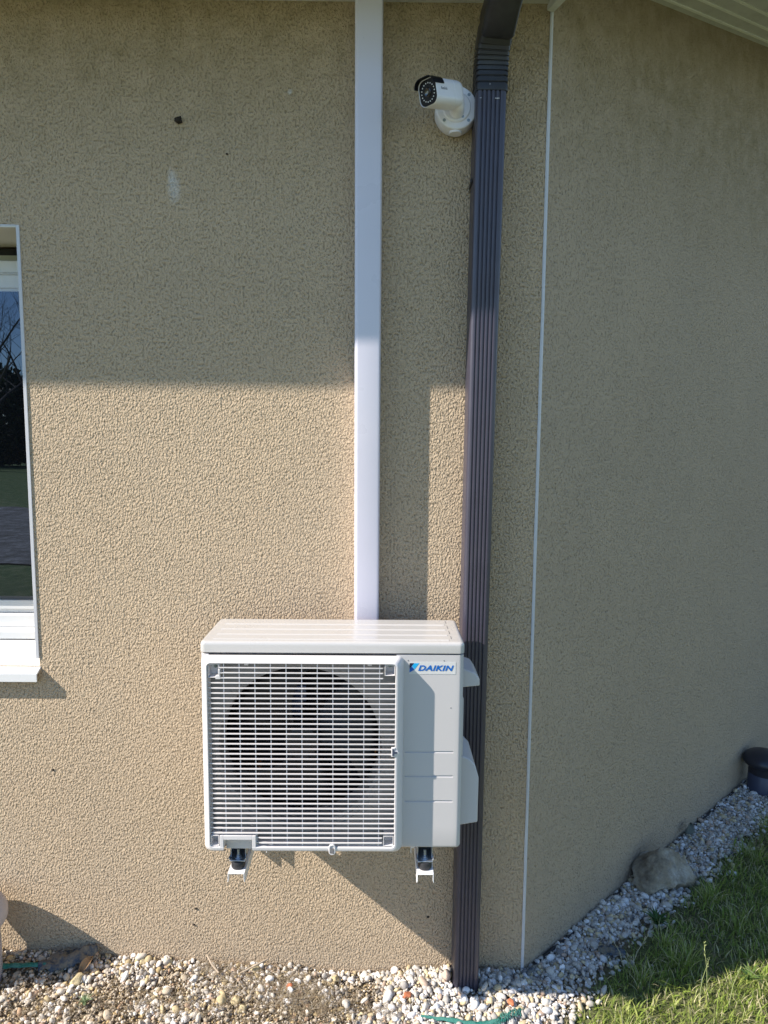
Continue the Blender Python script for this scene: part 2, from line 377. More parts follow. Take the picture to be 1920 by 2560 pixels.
# membrane edge at the foot of the side wall
m = MB(); pts = []
for k in range(60):
    s = 0.02 + k * 0.05; zz = 0.009 + 0.009 * mn.noise((s * 4, 0, 0)); oo = 0.012 + 0.006 * mn.noise((s * 3, 7, 0)); pts.append((s, zz, oo))
m.loops([[side_pt(s, -0.05, 0.001), side_pt(s, -0.05, o_ + .004), side_pt(s, z, o_ + .003), side_pt(s, z, o_), side_pt(s, z - .01, 0.001)] for s, z, o_ in pts])
m.build('foundation_membrane', M['membrane'], house)
# soffits, fascia, roof
EO = 0.373
m = MB()
y = -0.0
m.box(-7.2, CX - 0.004, -0.022, 0.0, ZS, ZS + 0.02)
b = -0.0225
while b > -EO:
    m.box(-7.2, CX - 0.004 + max(0, -b - .1) * .7, b - 0.096, b - 0.002, ZS + 0.004, ZS + 0.02); b -= 0.098
m.build('front_soffit', M['soffit'], house)
m = MB(); m.box(-7.2, CX + 0.31, -EO - 0.02, -EO, ZS, ZS + 0.26); m.build('fascia', M['soffit'], house)
m = MB()
for k, (a, bb) in enumerate(((-0.004, 0.0268), (0.0294, 0.0818), (0.0844, 0.1405), (0.1431, 0.1995), (0.2021, 0.2585), (0.2611, 0.3175), (0.3201, 0.3765))):
    L0, L1 = -0.25, 6.2
    for (o0, o1, dz0, dz1) in ((a, bb, 0.0, 0.016),):
        vs = []
        for s in (L0, L1):
            zz = ZJ + SLOPE * s
            vs += [side_pt(s, zz + dz0, o0), side_pt(s, zz + dz0, o1), side_pt(s, zz + dz1, o1), side_pt(s, zz + dz1, o0)]
        m.add(vs, [(0, 1, 2, 3), (4, 7, 6, 5), (0, 4, 5, 1), (1, 5, 6, 2), (2, 6, 7, 3), (3, 7, 4, 0)])
m.build('rake_soffit', M['soffit'], house)
# pale joint strips between the boards
m = MB()
for a in (0.0268, 0.0818, 0.1405, 0.1995, 0.2585, 0.3175):
    for o0, o1 in ((a - 0.0030, a + 0.0002), (a + 0.0020, a + 0.0056)):
        vs = []
        for s in (-0.25, 6.2):
            zz = ZJ + SLOPE * s
            vs += [side_pt(s, zz - 0.0034, o0), side_pt(s, zz - 0.0034, o1), side_pt(s, zz + 0.002, o1), side_pt(s, zz + 0.002, o0)]
        m.add(vs, [(0, 1, 2, 3), (4, 7, 6, 5), (0, 4, 5, 1), (1, 5, 6, 2), (2, 6, 7, 3), (3, 7, 4, 0)])
m.build('soffit_joint', simple('joint_strip', (.86, .86, .82), .4, .03), house)
m = MB()
vs = []
for s in (-0.25, 6.2):
    zz = ZJ + SLOPE * s
    vs += [side_pt(s, zz - 0.10, 0.3775), side_pt(s, zz - 0.10, 0.397), side_pt(s, zz + 0.14, 0.397), side_pt(s, zz + 0.14, 0.3775)]
m.add(vs, [(0, 1, 2, 3), (4, 7, 6, 5), (0, 4, 5, 1), (1, 5, 6, 2), (2, 6, 7, 3), (3, 7, 4, 0)])
m.build('barge_board', M['soffit'], house)
m = MB()
m.loops([[(-7.3, -EO - .06, ZS + .27), (CX + .32, -EO - .06, ZS + .27), (5.1, 9.2, 5.0), (-7.3, 9.2, 5.0)], [(-7.3, -EO - .06, ZS + .31), (CX + .32, -EO - .06, ZS + .31), (5.1, 9.2, 5.05), (-7.3, 9.2, 5.05)]])
vs = [side_pt(-.3, ZJ + .145 - SLOPE * .3, .44), side_pt(6.4, ZJ + .145 + SLOPE * 6.4, .44), side_pt(6.4, ZJ + .145 + SLOPE * 6.4, -4), side_pt(-.3, ZJ + .30 - SLOPE * .3, -1.0)]
m.loops([vs, [(a, b_, c_ + .04) for a, b_, c_ in vs]])
m.build('roof', M['tile'], house)
# end trim of the soffit at the corner
m = MB(); dirb = Vector((0.42, -0.90, 0.10)).normalized(); sd = Vector((0.90, 0.42, 0)).normalized()
base = Vector((0.4565, -0.020, 1.168 + EYE - 0.003))
Lp = []
for k in range(8):
    p = base + dirb * (k * 0.03)
    hgt = 0.012 + 0.03 * min(1, k / 1.5)
    Lp.append([p - sd * 0.012, p + sd * 0.010, p + sd * 0.010 + Vector((0, 0, hgt)), p - sd * 0.012 + Vector((0, 0, hgt))])
m.loops(Lp); st = m.build('soffit_end_trim', M['soffit'], house, bevel=0.001)

# window
win = bpy.data.objects.new('window', None); C.objects.link(win); win.parent = house; win.empty_display_size = .1
m = MB(); m.box(WX0 + .003, WX1 - .001, -0.003, 0.205, WZ1 - 0.004, WZ1 - 0.0005); m.build('lintel_panel', M['cream'], win)
m = MB(); m.box(WX0 + .003, WX1 - .003, 0.215, 0.25, 2.262, 2.285); m.build('shutter_slot', M['dark'], win)
m = MB(); m.box(WX0 + .003, WX1 - .003, 0.200, 0.24, 2.2515, 2.2615); m.box(WX0 + .003, WX1 - .003, 0.194, 0.24, 2.2425, 2.2505); m.build('shutter_slat', M['olive'], win)
m = MB()
m.box(WX0, WX1 - .002, .182, .26, 2.2035, 2.2418); m.box(WX0, WX1 - .002, .174, .26, 2.197, 2.2030); m.box(WX0, WX1 - .002, .172, .26, 2.155, 2.1965)
m.box(WX0, WX1 - .002, .150, .26, 1.083, 1.124); m.box(WX0, WX1 - .002, .100, .26, 1.058, 1.0825)
m.box(WX1 - .055, WX1 - .002, .165, .26, 1.1245, 2.1545); m.box(WX0, WX0 + .055, .165, .26, 1.1245, 2.1545)
m.build('frame', M['frame'], win, bevel=0.003)
m = MB()
sx0, sx1 = WX0 + .056, WX1 - .056
m.box(sx0, sx1, .168, .24, 2.142, 2.1545); m.build('sash_rail', M['frame'], win, bevel=0.0025); m = MB()
m.prism([(.166, 1.1375), (.166, 1.1695), (.24, 1.1695), (.24, 1.1246), (.178, 1.1246), (.178, 1.1355)], lambda u, v, t_: (t_, u, v), sx0, sx1)
m.build('sash_rail', M['frame'], win, bevel=0.0025)
m = MB(); m.box(sx0, sx1, .171, .24, 1.1703, 1.186); m.box(sx0, sx1, .174, .24, 1.1863, 1.190); m.build('glazing_gasket', M['ink'], win)
m = MB(); m.box(WX0 + .02, WX1 - .0025, .150, .1555, 1.186, 2.1415); gl = m.build('pane', M['glass'], win)
m = MB(); m.prism([(.105, 1.0555), (-.0275, .9890), (-.0275, .9640), (-.0245, .9640), (-.0245, .984), (.105, 1.048)], lambda u, v, t_: (t_, u, v), WX0 - .01, -1.0275)
m.build('sill', M['alu'], win, bevel=0.001)
m = MB(); m.box(-1.0395, -1.0300, -0.0034, 0.004, 1.0305, WZ1 + .002); m.box(WX0, -1.0400, -0.0030, 0.004, WZ1 - .0002, WZ1 + .0035); m.build('edge_bead', M['bead'], win, bevel=.0006)

# ---------------------------------------------------------------- white cable duct
duct = empty('cable_trunking', (-0.038, 0, 0.9), 'tall white plastic trunking running up the wall from behind the outdoor unit', 'trunking')
Lp = []
for z in (0.95, 1.2, 2.0, 2.5, ZS - 0.001):
    k = (z - 1.17) / 1.69; xl = -0.0743 - 0.0034 * k; xr = -0.0022 + 0.0006 * k
    Lp.append([(xl - .0015, 0.0015, z), (xl, -0.047, z), (xl + .0015, -0.053, z), (xl + .009, -0.0560, z), (xr - .009, -0.0565, z), (xr - .0035, -0.0550, z), (xr, -0.050, z), (xr + .001, 0.0015, z)])
m = MB(); m.loops(Lp); cv = m.build('cover', M['pvc'], smooth=True, angle=18)
adopt(duct, cv)

# ---------------------------------------------------------------- downspout
spout = empty('downspout', (0.285, -0.05, 0), 'anthracite fluted rectangular downspout fixed to the wall right of the outdoor unit', 'downspout')
SX0, SX1, SYF, SYB = 0.2465, 0.3235, -0.090, -0.012
def spout_sec(flute=True):
    P = []
    r = 0.011
    P += [(SX0, SYB + 0.006), (SX0 + .002, SYB)][::-1]
    P += [(SX0, SYF + r + .012), (SX0, SYF + r)]
    for i in range(1, 5): a = R(180 + 90 * i / 4); P.append((SX0 + r + r * math.cos(a), SYF + r + r * math.sin(a)))
    x = SX0 + r; W = SX1 - r - x
    if flute:
        n = 5; pw = W / n
        for i in range(n):
            a = x + i * pw
            P += [(a + pw * .12, SYF), (a + pw * .26, SYF + .0040), (a + pw * .40, SYF + .0040), (a + pw * .60, SYF + 0.0002), (a + pw * .85, SYF - 0.0004)]
    for i in range(0, 5): a = R(270 + 90 * i / 4); P.append((SX1 - r + r * math.cos(a), SYF + r + r * math.sin(a)))
    P += [(SX1, SYF + r + .012), (SX1, SYB + .006), (SX1 - .002, SYB)]
    return P
sec = spout_sec()
m = MB(); m.loops([[(x + np.interp(z, (0, 1.2, 2.1, 2.65), (-.0098, -.0045, .0, .0035)) + (x - SX0) * np.interp(z, (0, 1.2, 2.1, 2.65), (-.01, -.02, .03, .06)), y, z) for x, y in sec] for z in (-0.03, 0.25, 0.6, 1.0, 1.6, 2.0, 2.4, 2.645)])
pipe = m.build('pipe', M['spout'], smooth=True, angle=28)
# crimped elbow: rounded rectangle swept from the pipe up and out to the gutter
def sweep(path, secs):
    Lp = []
    for (c, up, fw), (hw, hd, rr) in zip(path, secs):
        c = Vector(c); up = Vector(up).normalized(); fw = Vector(fw).normalized(); rt = up.cross(fw).normalized() * -1
        Lp.append([c + rt * u + fw * v for u, v in rrect(-hw, hw, -hd, hd, rr, 4)])
    return Lp
path = []; secs = []
hw, hd = (SX1 - SX0) / 2 + .0045, (SYB - SYF) / 2 + .0020
cx = (SX0 + SX1) / 2; cy = (SYF + SYB) / 2
def arc_pt(s):      # centre line: straight, then leaning out (0.115 m), then more, up to the gutter
    segs = [(0.0, 2.628, 0.0, 0.0), (0.045, 2.673, 0.0, 0.0)]
    if s < 0.045: return Vector((cx + .0058, cy, 2.628 + s)), 0.0
    q = s - 0.045; ang = 0; p = Vector((cx + .0058, cy, 2.673)); step = 0.002
    while q > 0:
        if ang < R(27): ang += R(27) * step / 0.075
        p = p + Vector((0.10 * math.sin(ang), -math.sin(ang), math.cos(ang))) * min(step, q); q -= step
        if p.z > 2.755: break
    if q > 0:
        a2 = R(58); p = p + Vector((0.12 * math.sin(a2), -math.sin(a2), math.cos(a2))) * q; ang = a2
    return p, ang
def add_ring(s, grow=0.0):
    p, a = arc_pt(s); path.append((p, Vector((0.1 * math.sin(a), -math.sin(a), math.cos(a))), Vector((0, -math.cos(a), -math.sin(a))))); secs.append((hw + grow, hd + grow, 0.012))
s = 0.0; add_ring(0, 0.0); add_ring(0.002, .0004)
k = 0.008
for i in range(7):
    add_ring(k, .0006); add_ring(k + .0085, .0006); add_ring(k + .0105, -.0020); add_ring(k + .0125, -.0020); add_ring(k + .0145, .0006); k += 0.0155
add_ring(k + .01, .0004); add_ring(0.150, .0); add_ring(0.163, -.0025); add_ring(0.172, .0015); add_ring(0.22, 0); add_ring(0.36, 0); add_ring(0.52, 0)
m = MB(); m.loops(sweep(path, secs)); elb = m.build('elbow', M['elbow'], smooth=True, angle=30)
m = MB()
m.box(SX0 - .0020, SX0 + .0002, -0.060, -.001, 2.402, 2.414); m.box(SX0 - .0045, SX0 - .0018, -0.056, -.048, 2.404, 2.412)
clip = m.build('pipe_clip', M['elbow'], bevel=.001)
m = MB()
m.box(SX0 - .0125, SX0 - .0090, -0.070, -.001, 0.585, 0.615); m.box(SX0 - .018, SX0 - .012, -0.060, -.048, 0.588, 0.612)
clip2 = m.build('pipe_clip', M['elbow'], bevel=.001)
# pale scratch line where the pipe slides into the elbow
scr = []
for bb_ in ((SX1 - .024, SX1 - .012, SYF - .0012, SYF - .0002, 2.606, 2.608), (SX0 + .012, SX0 + .017, SYF - .0012, SYF - .0002, 2.607, 2.6082), (cx - .001, cx + .0002, SYF - .0030, SYF - .0024, 2.640, 2.644)):
    m = MB(); m.box(*bb_); scr.append(m.build('scratch', M['bead']))
adopt(spout, pipe, elb, clip, clip2, *scr)
# gutter above, carries the elbow
m = MB(); P = [(-EO - .022, ZS + .23), (-EO - .022, ZS + .10), (-EO - .05, ZS + .075), (-EO - .10, ZS + .075), (-EO - .135, ZS + .11), (-EO - .14, ZS + .20), (-EO - .137, ZS + .20), (-EO - .132, ZS + .112), (-EO - .10, ZS + .079), (-EO - .052, ZS + .079), (-EO - .026, ZS + .104), (-EO - .026, ZS + .23)]
m.prism(P, lambda u, v, t_: (t_, u, v), -7.3, CX + .33)
tag(m.build('gutter', M['elbow']), 'dark half round gutter along the front eave above the downspout', 'gutter')

# ---------------------------------------------------------------- outdoor unit
unit = empty('heat_pump_unit', (-0.118, -0.232, 0.638), 'ivory outdoor heat pump unit with round fan behind slatted grille, hung on the wall', 'heat pump')
UX0, UX1, UYF, UYB, UZ0, UZ1, UL = -0.4515, 0.2155, -0.345, -0.121, 0.638, 1.157, 1.1605
BX0, BX1, BZ0, BZ1 = -0.4490, 0.0630, 0.6340, 1.1545      # bezel foot on the casing
GX0, GX1, GZ0, GZ1 = -0.4310, 0.0482, 0.6530, 1.1455      # bezel front edge
IX0, IX1, IZ0, IZ1 = -0.4270, 0.0417, 0.6612, 1.1432      # opening
UYG = -0.3800
def casing():
    r = 0.013; n = 8; prof = []      # (x, y, nx, ny, groove)
    for x in (0.0440, 0.0676, 0.0680, 0.0686, 0.1915, 0.1920, 0.1926, UX1 - r): prof.append((x, UYF, 0, -1, 1 if 0.0683 < x < 0.1919 else 0))
    for i in range(1, n + 1): a = R(-90 + 90 * i / n); prof.append((UX1 - r + r * math.cos(a), UYF + r + r * math.sin(a), math.cos(a), math.sin(a), 0))
    for i in range(0, 5): a = R(90 * i / 4); prof.append((UX1 - .006 + .006 * math.cos(a), UYB - .006 + .006 * math.sin(a), math.cos(a), math.sin(a), 0))
    for i in range(0, 5): a = R(90 + 90 * i / 4); prof.append((UX0 + .006 + .006 * math.cos(a), UYB - .006 + .006 * math.sin(a), math.cos(a), math.sin(a), 0))
    for i in range(0, n + 1): a = R(180 + 90 * i / n); prof.append((UX0 + r + r * math.cos(a), UYF + r + r * math.sin(a), math.cos(a), math.sin(a), 0))
    prof.append((-0.4300, UYF, 0, -1, 0))
    rows = [(UZ0, .009, 0), (UZ0 + .001, .0055, 0), (UZ0 + .003, .0028, 0), (UZ0 + .006, .0008, 0), (UZ0 + .009, 0, 0), (0.70, 0, 0)]
    for gz in (0.7686, 0.8362, 0.9015): rows += [(gz - .0032, 0, 0), (gz - .0012, 0, .0030), (gz + .0018, 0, .0034), (gz + .0022, 0, 0)]
    rows += [(1.0, 0, 0), (1.1, 0, 0), (UZ1 - .0006, 0, 0), (UZ1, .0025, 0)]
    m = MB(); n = len(prof)
    for z, ins, gr in rows:
        for x, y, nx, ny, fl in prof:
            d = ins + (gr if fl else 0); m.v.append((x - nx * d, y - ny * d, z))
    for k in range(len(rows) - 1):
        for i in range(n - 1): m.f.append((k * n + i, k * n + i + 1, (k + 1) * n + i + 1, (k + 1) * n + i))
    m.add([(UX0 + .009, UYF + .009, UZ0 + .0005), (UX1 - .009, UYF + .009, UZ0 + .0005), (UX1 - .009, UYB - .004, UZ0 + .0005), (UX0 + .009, UYB - .004, UZ0 + .0005)], [(3, 2, 1, 0)])
    m.add([(UX0 + .003, UYF + .003, UZ1 - .0005), (UX1 - .003, UYF + .003, UZ1 - .0005), (UX1 - .003, UYB - .003, UZ1 - .0005), (UX0 + .003, UYB - .003, UZ1 - .0005)], [(0, 1, 2, 3)])
    return m.build('casing', M['unit'], smooth=True, fix=False, angle=30)
parts = [casing()]
def lid():
    m = MB(); x0, x1, y0, y1, r = UX0 - .0015, UX1 + .0015, UYF - .0015, UYB + .003, 0.0145
    rows = [(UL, 0.0015), (UL + .001, 0), (1.1795, 0), (1.1830, .0006), (1.1858, .0020), (1.1878, .0045), (1.1888, .0080), (1.1890, .0105)]
    m.loops([[(x, y, z) for x, y in rrect(x0, x1, y0, y1, r, 7, off)] for z, off in rows])
    ys = (-0.1800, -0.2300, -0.2790, -0.3230)
    for yr in ys:
        m.prism([(yr - .0050, 1.1891), (yr - .0016, 1.1908), (yr + .0014, 1.1908), (yr + .0040, 1.1891)], lambda u, v, t_: (t_, u, v), -0.4235, 0.178)
    return m.build('lid', M['lid'], smooth=True, angle=30)
parts.append(lid())
for a, b_ in ((-0.165, -0.138), (-0.2175, -0.190), (-0.2660, -0.2400), (-0.3130, -0.2880)):
    m = MB(); m.box(0.1845, 0.1858, a, b_, 1.1891, 1.1902); parts.append(m.build('lid_edge_shade', M['surround']))  # dark bars painting the shade at the right edges of the raised panels
def bezel():
    m = MB(); n = 6
    def ring(x0, x1, z0, z1, r, y): return [(x, y, z) for x, z in rrect(x0, x1, z0, z1, r, n)]
    # notch at the lower left is cut by shaping the rings' bottom run: built as an upper ring plus separate bridge
    L_ = [ring(BX0, BX1, BZ0, BZ1, .016, UYF - .0002), ring(BX0 + .004, BX1 - .003, BZ0 + .003, BZ1 - .002, .016, UYF - .012), ring(GX0 - .003, GX1 + .003, GZ0 - .004, GZ1 + .003, .015, UYG + .004),
          ring(GX0 - .0006, GX1 + .0006, GZ0 - .0008, GZ1 + .0006, .014, UYG + .0008), ring(GX0 + .0010, GX1 - .0010, GZ0 + .001, GZ1 - .0008, .013, UYG),
          ring(IX0 - .0008, IX1 + .0008, IZ0 - .0008, IZ1 + .0008, .009, UYG), ring(IX0, IX1, IZ0, IZ1, .008, UYG + .001), ring(IX0 + .001, IX1 - .001, IZ0 + .001, IZ1 - .001, .008, UYF - .001)]
    m.loops(L_, False, False)
    return m.build('grille_frame', M['grille'], smooth=True, angle=28)
gf = bezel()
# cut the carrying notch out of the frame
def cutter(x0, x1, y0, y1, z0, z1):
    c_ = MB(); c_.box(x0, x1, y0, y1, z0, z1); return c_
NX0, NX1, NZ1 = -0.3930, -0.3200, 0.6805
me = gf.data; bm = bmesh.new(); bm.from_mesh(me)
for co, no in (((NX0, 0, 0), (1, 0, 0)), ((NX1, 0, 0), (1, 0, 0)), ((0, 0, NZ1), (0, 0, 1))):
    bmesh.ops.bisect_plane(bm, geom=bm.verts[:] + bm.edges[:] + bm.faces[:], plane_co=co, plane_no=no)
bmesh.ops.delete(bm, geom=[f for f in bm.faces if NX0 < f.calc_center_median().x < NX1 and f.calc_center_median().z < NZ1], context='FACES')
bm.to_mesh(me); bm.free()
parts.append(gf)
# inverted-U bridge round the notch
m = MB()
m.box(-0.4025, NX0 - .0002, UYG + .0003, UYF - .002, 0.6535, 0.6920); m.box(NX1 + .0002, -0.3108, UYG + .0003, UYF - .002, 0.6535, 0.6920); m.box(NX0 - .0001, NX1 + .0001, UYG + .0003, UYF - .002, 0.6808, 0.6920)
m.box(NX0 - .0001, NX1 + .0001, UYF - .004, UYF - .002, 0.6385, 0.6806)
parts.append(m.build('notch_surround', M['grille'], bevel=.0008))
# slats
P0 = 1.1321; DP = (1.1321 - 0.6719) / 35
for i in range(36):
    z = P0 - DP * i; xa, xb = IX0 + .0004, IX1 - .0004; taper = True
    if i < 3: xa, xb = -0.3965, 0.0108; taper = False
    if i > 33: xa, xb = -0.3127, 0.0110
    if i == 33: pass
    d0 = UYG + .0012; d1 = UYG + .0072; h = 0.0012; tp = .018 if taper else .004
    m = MB(); secs_ = []
    for x, dd in ((xa, d1 - .0015 if taper else d0 + .0005), (xa + tp, d0), ((xa + xb) / 2, d0), (xb - .003, d0), (xb, d0 + .0012)):
        secs_.append([(x, dd, z - h * .9), (x, dd, z + h * .9), (x, d1, z + h * .55), (x, d1, z - h * .55)])
    m.loops(secs_); sl_ = m.build('slat', M['grille'], smooth=True, angle=40); parts.append(sl_)
VP = [-0.3872 + 0.03890 * i for i in range(11)]
for i, x in enumerate(VP):
    m = MB(); z0, z1 = (IZ0 + .0006, IZ1 - .0006)
    if x < NX1 + .01: z0 = 0.6923
    m.box(x - .0011, x + .0011, UYG + .0075, UYG + .0104, z0, z1); parts.append(m.build('grille_rib', M['grille']))
# corner pockets with screws
def pocket(x0, x1, z0, z1, screw=True):
    m = MB(); y0, y1 = UYG + .003, UYF - .004; w_ = .0016
    m.box(x0, x1, y1 - .0015, y1, z0, z1); m.box(x0, x0 + w_, y0, y1 - .0016, z0, z1); m.box(x1 - w_, x1, y0, y1 - .0016, z0, z1); m.box(x0 + w_ + .0001, x1 - w_ - .0001, y0, y1 - .0016, z0, z0 + w_); m.box(x0 + w_ + .0001, x1 - w_ - .0001, y0, y1 - .0016, z1 - w_, z1)
    p = m.build('screw_pocket', M['grille'], bevel=.0005)
    if screw:
        q = MB(); q.lathe([(.0042, 0), (.0042, .002), (.003, .0032)], 16, Matrix.Translation(((x0 + x1) / 2, y1 - .0016, (z0 + z1) / 2 + .004)) @ Matrix.Rotation(R(90), 4, 'X')); s_ = q.build('screw', M['screw'], p, smooth=True)
    return p
for a in ((-0.4255, -0.3965, 1.1060, 1.1415, True), (0.0145, 0.0400, 1.1130, 1.1415, True), (-0.4255, -0.4045, 0.6628, 0.6915, False), (0.0140, 0.0400, 0.6638, 0.6915, False)):
    parts.append(pocket(*a))
for bb_ in ((-0.399, -0.3945, UYG + .001, UYG + .012, 1.1135, 1.1275), (-0.406, -0.3945, UYG + .0015, UYG + .012, 1.1025, 1.1115), (-0.3400, -0.3290, UYF - .006, UYF - .003, 1.1290, 1.1375), (-0.0290, -0.0180, UYF - .006, UYF - .003, 1.1290, 1.1375)):
    m = MB(); m.box(*bb_); parts.append(m.build('grille_lug', M['grille'], bevel=.0008))
# locking clips on the frame
m = MB(); m.loops([[(x, y_, z) for x, z in rrect(-0.1250, -0.1075, 0.6420, 0.6705, .0085, 6, o_)] for y_, o_ in ((UYG + .004, 0), (UYG - .0012, 0), (UYG - .0022, .001), (UYG - .0022, .0028), (UYG - .0002, .0034))], True, True)
parts.append(m.build('frame_clip', M['grille'], smooth=True, angle=30))
m = MB(); m.loops([[(x, y_, z) for x, z in ((.0325, .9045), (.0420, .9045), (.0420, .910), (.0490, .9115), (.0520, .9155), (.0490, .9200), (.0420, .9215), (.0420, .9285), (.0325, .9285))] for y_ in (UYG + .004, UYG - .0016)], True, True)
parts.append(m.build('frame_clip', M['grille'], bevel=.001))
m = MB(); m.loops([[(.0350, y_, .9075), (.0400, y_, .9075), (.0400, y_, .9130), (.0470, y_, .9130), (.0470, y_, .9185), (.0400, y_, .9185), (.0400, y_, .9255), (.0350, y_, .9255)] for y_ in (UYG - .0017, UYG - .0024)]); parts.append(m.build('clip_slot', M['motor']))
m = MB(); m.box(-.1203, -.1122, UYG - .0030, UYG - .0023, .6470, .6615); parts.append(m.build('clip_slot', M['surround']))
# front plate with the round fan opening and its bell mouth
FC = (-0.2010, 0.9100); FR = 0.2090
def surround():
    m = MB(); n = 128; Ls = []
    def sq(a):
        c_, s_ = math.cos(a), math.sin(a); x0, x1, z0, z1 = IX0 - .0005, IX1 + .0005, IZ0 - .0005, IZ1 + .0005
        k_ = min(((x1 - FC[0]) / c_) if c_ > 1e-6 else 9, ((x0 - FC[0]) / c_) if c_ < -1e-6 else 9, ((z1 - FC[1]) / s_) if s_ > 1e-6 else 9, ((z0 - FC[1]) / s_) if s_ < -1e-6 else 9)
        return (FC[0] + c_ * k_, UYF + .001, FC[1] + s_ * k_)
    A = [2 * math.pi * i / n for i in range(n)]
    Ls.append([sq(a) for a in A])
    for r_, y_ in ((.2290, UYF + .001), (.2285, UYF + .0035), (.2190, UYF + .005), (.2180, UYF + .0085), (.2100, UYF + .011), (FR, UYF + .018), (FR - .003, UYF + .03), (FR - .004, UYF + .075)):
        Ls.append([(min(max(FC[0] + r_ * math.cos(a), IX0), IX1), y_, min(max(FC[1] + r_ * math.sin(a), IZ0), IZ1)) for a in A])
    m.loops(Ls, False, False); return m.build('fan_surround', M['surround'], smooth=True, fix=False, angle=25)
parts.append(surround())
m = MB(); m.box(UX0 + .004, UX1 - .004, UYB - .012, UYB - .008, UZ0 + .004, UZ1 - .004)
for i in range(40):
    zz = 0.66 + i * 0.012; m.box(UX0 + .01, 0.03, UYB - .0162, UYB - .0125, zz, zz + .007)
parts.append(m.build('heat_exchanger', M['inside']))
m = MB(); m.box(-0.2530, -0.2330, -0.205, -0.190, 0.665, 1.150); m.box(-0.2590, -0.1980, -0.222, -0.2055, 0.985, 1.030); m.box(-0.2500, -0.2100, -0.240, -0.2225, 0.950, 1.0)
parts.append(m.build('motor_bracket', M['motor'], bevel=.002))
m = MB(); m.tube([(-0.3260, -0.19, 0.995), (-0.3260, -0.2, 1.01), (-0.3260, -0.19, 1.045), (-0.3265, -.18, 1.06)], .006, 10); parts.append(m.build('copper_pipe', M['copper'], smooth=True)); m = MB(); m.tube([(-0.330, -0.2, 0.775), (-0.330, -0.205, 0.79), (-0.330, -0.19, 0.80)], .006, 10); parts.append(m.build('copper_pipe', M['copper'], smooth=True)); m = MB(); m.tube([(-0.030, -0.2, 0.80), (-0.012, -0.205, 0.825), (-0.004, -0.205, 0.845)], .008, 10)
parts.append(m.build('copper_pipe', M['copper'], smooth=True))
fan = bpy.data.objects.new('fan', None); C.objects.link(fan); fan.location = (FC[0], -0.270, FC[1]); fan.empty_display_size = .05
m = MB(); m.lathe([(.0, .050), (.030, .050), (.042, .044), (.046, .036), (.046, -.02)], 32, Matrix.Rotation(R(90), 4, 'X')); hb = m.build('hub', M['blade'], smooth=True); hb.parent = fan
for k in range(3):
    m = MB(); NR, NA = 10, 12; top = []
    for i in range(NR + 1):
        r_ = .043 + (.196 - .043) * i / NR; sp_ = R(62 + 26 * i / NR)
        for j in range(NA + 1):
            a = R(120 * k + 25) + sp_ * (j / NA - .5) - R(18) * (i / NR) ** 1.5
            top.append((r_ * math.cos(a), 0.030 * (j / NA - .5) * 2 + 0.004 * math.sin(math.pi * j / NA), r_ * math.sin(a)))
    fs = [(i * (NA + 1) + j, i * (NA + 1) + j + 1, (i + 1) * (NA + 1) + j + 1, (i + 1) * (NA + 1) + j) for i in range(NR) for j in range(NA)]
    m.add(top, fs); bl = m.build('blade', M['blade'], smooth=True, fix=False); bl.parent = fan
    sm = bl.modifiers.new('solid', 'SOLIDIFY'); sm.thickness = .0025
fan.parent = unit; fan.location = Vector(fan.location) - unit.location
# badge: sticker, mark and lettering
m = MB(); m.prism(rrect(0.0765, 0.1945, 1.1072, 1.1392, .002, 3), lambda u, v, t_: (u, t_, v), UYF - .0002, UYF - .0006); parts.append(m.build('sticker', M['sticker']))
badge = bpy.data.objects.new('logo', None); C.objects.link(badge); badge.parent = unit; badge.empty_display_size = .02
BO = Vector(unit.location)
def mark(name, pts, mat):
    m = MB(); m.prism([(0.0773 + u * .0245, 1.1115 + v * .0242) for u, v in pts], lambda u, v, t_: (u, t_, v), UYF - .0007, UYF - .0010)
    o = m.build(name, mat); o.data.transform(Matrix.Translation(-BO)); o.parent = badge
mark('mark', [(0, .40), (0, 1), (.48, 1)], M['black']); mark('mark', [(.50, 1), (1.0, 1), (.52, .34), (.26, .70)], M['cyan']); mark('mark', [(0, .375), (.235, .67), (.52, .31), (0, 0)], M['blue'])
def lettering(txt, name, mat, fit, shear, offset=0.0):
    cu = bpy.data.curves.new(name, 'FONT'); cu.body = txt; cu.size = 1; cu.offset = offset; cu.shear = shear; cu.space_character = 1.08; cu.resolution_u = 6
    to = bpy.data.objects.new(name, cu); C.objects.link(to); bpy.context.view_layer.update()
    me = bpy.data.meshes.new_from_object(to.evaluated_get(bpy.context.evaluated_depsgraph_get())); bpy.data.objects.remove(to); bpy.data.curves.remove(cu)
    xs = [v.co.x for v in me.vertices]; ys = [v.co.y for v in me.vertices]
    x0, x1, z0, z1 = fit; a, b_ = min(xs), max(xs); c_, d_ = min(ys), max(ys)
    for v in me.vertices:
        v.co = Vector((x0 + (v.co.x - a) / (b_ - a) * (x1 - x0), 0, z0 + (v.co.y - c_) / (d_ - c_) * (z1 - z0)))
    o = bpy.data.objects.new(name, me); C.objects.link(o); me.materials.clear(); me.materials.append(mat); return o
tx = lettering('DAIKIN', 'lettering', M['blue'], (0.0990, 0.1895, 1.1160, 1.1305), 0.28, 0.035)
tx.data.transform(Matrix.Translation(Vector((0, UYF - .0012, 0)) - BO)); tx.parent = badge
# dimples
for x, z in ((0.0735, 1.1425), (0.1643, 1.1425), (0.1838, 1.0185)):
    m = MB(); m.lathe([(.0016, 0), (.0012, .0006), (.0, .0008)], 12, Matrix.Translation((x, UYF - .0001, z)) @ Matrix.Rotation(R(90), 4, 'X')); parts.append(m.build('rivet', M['surround'], smooth=True))
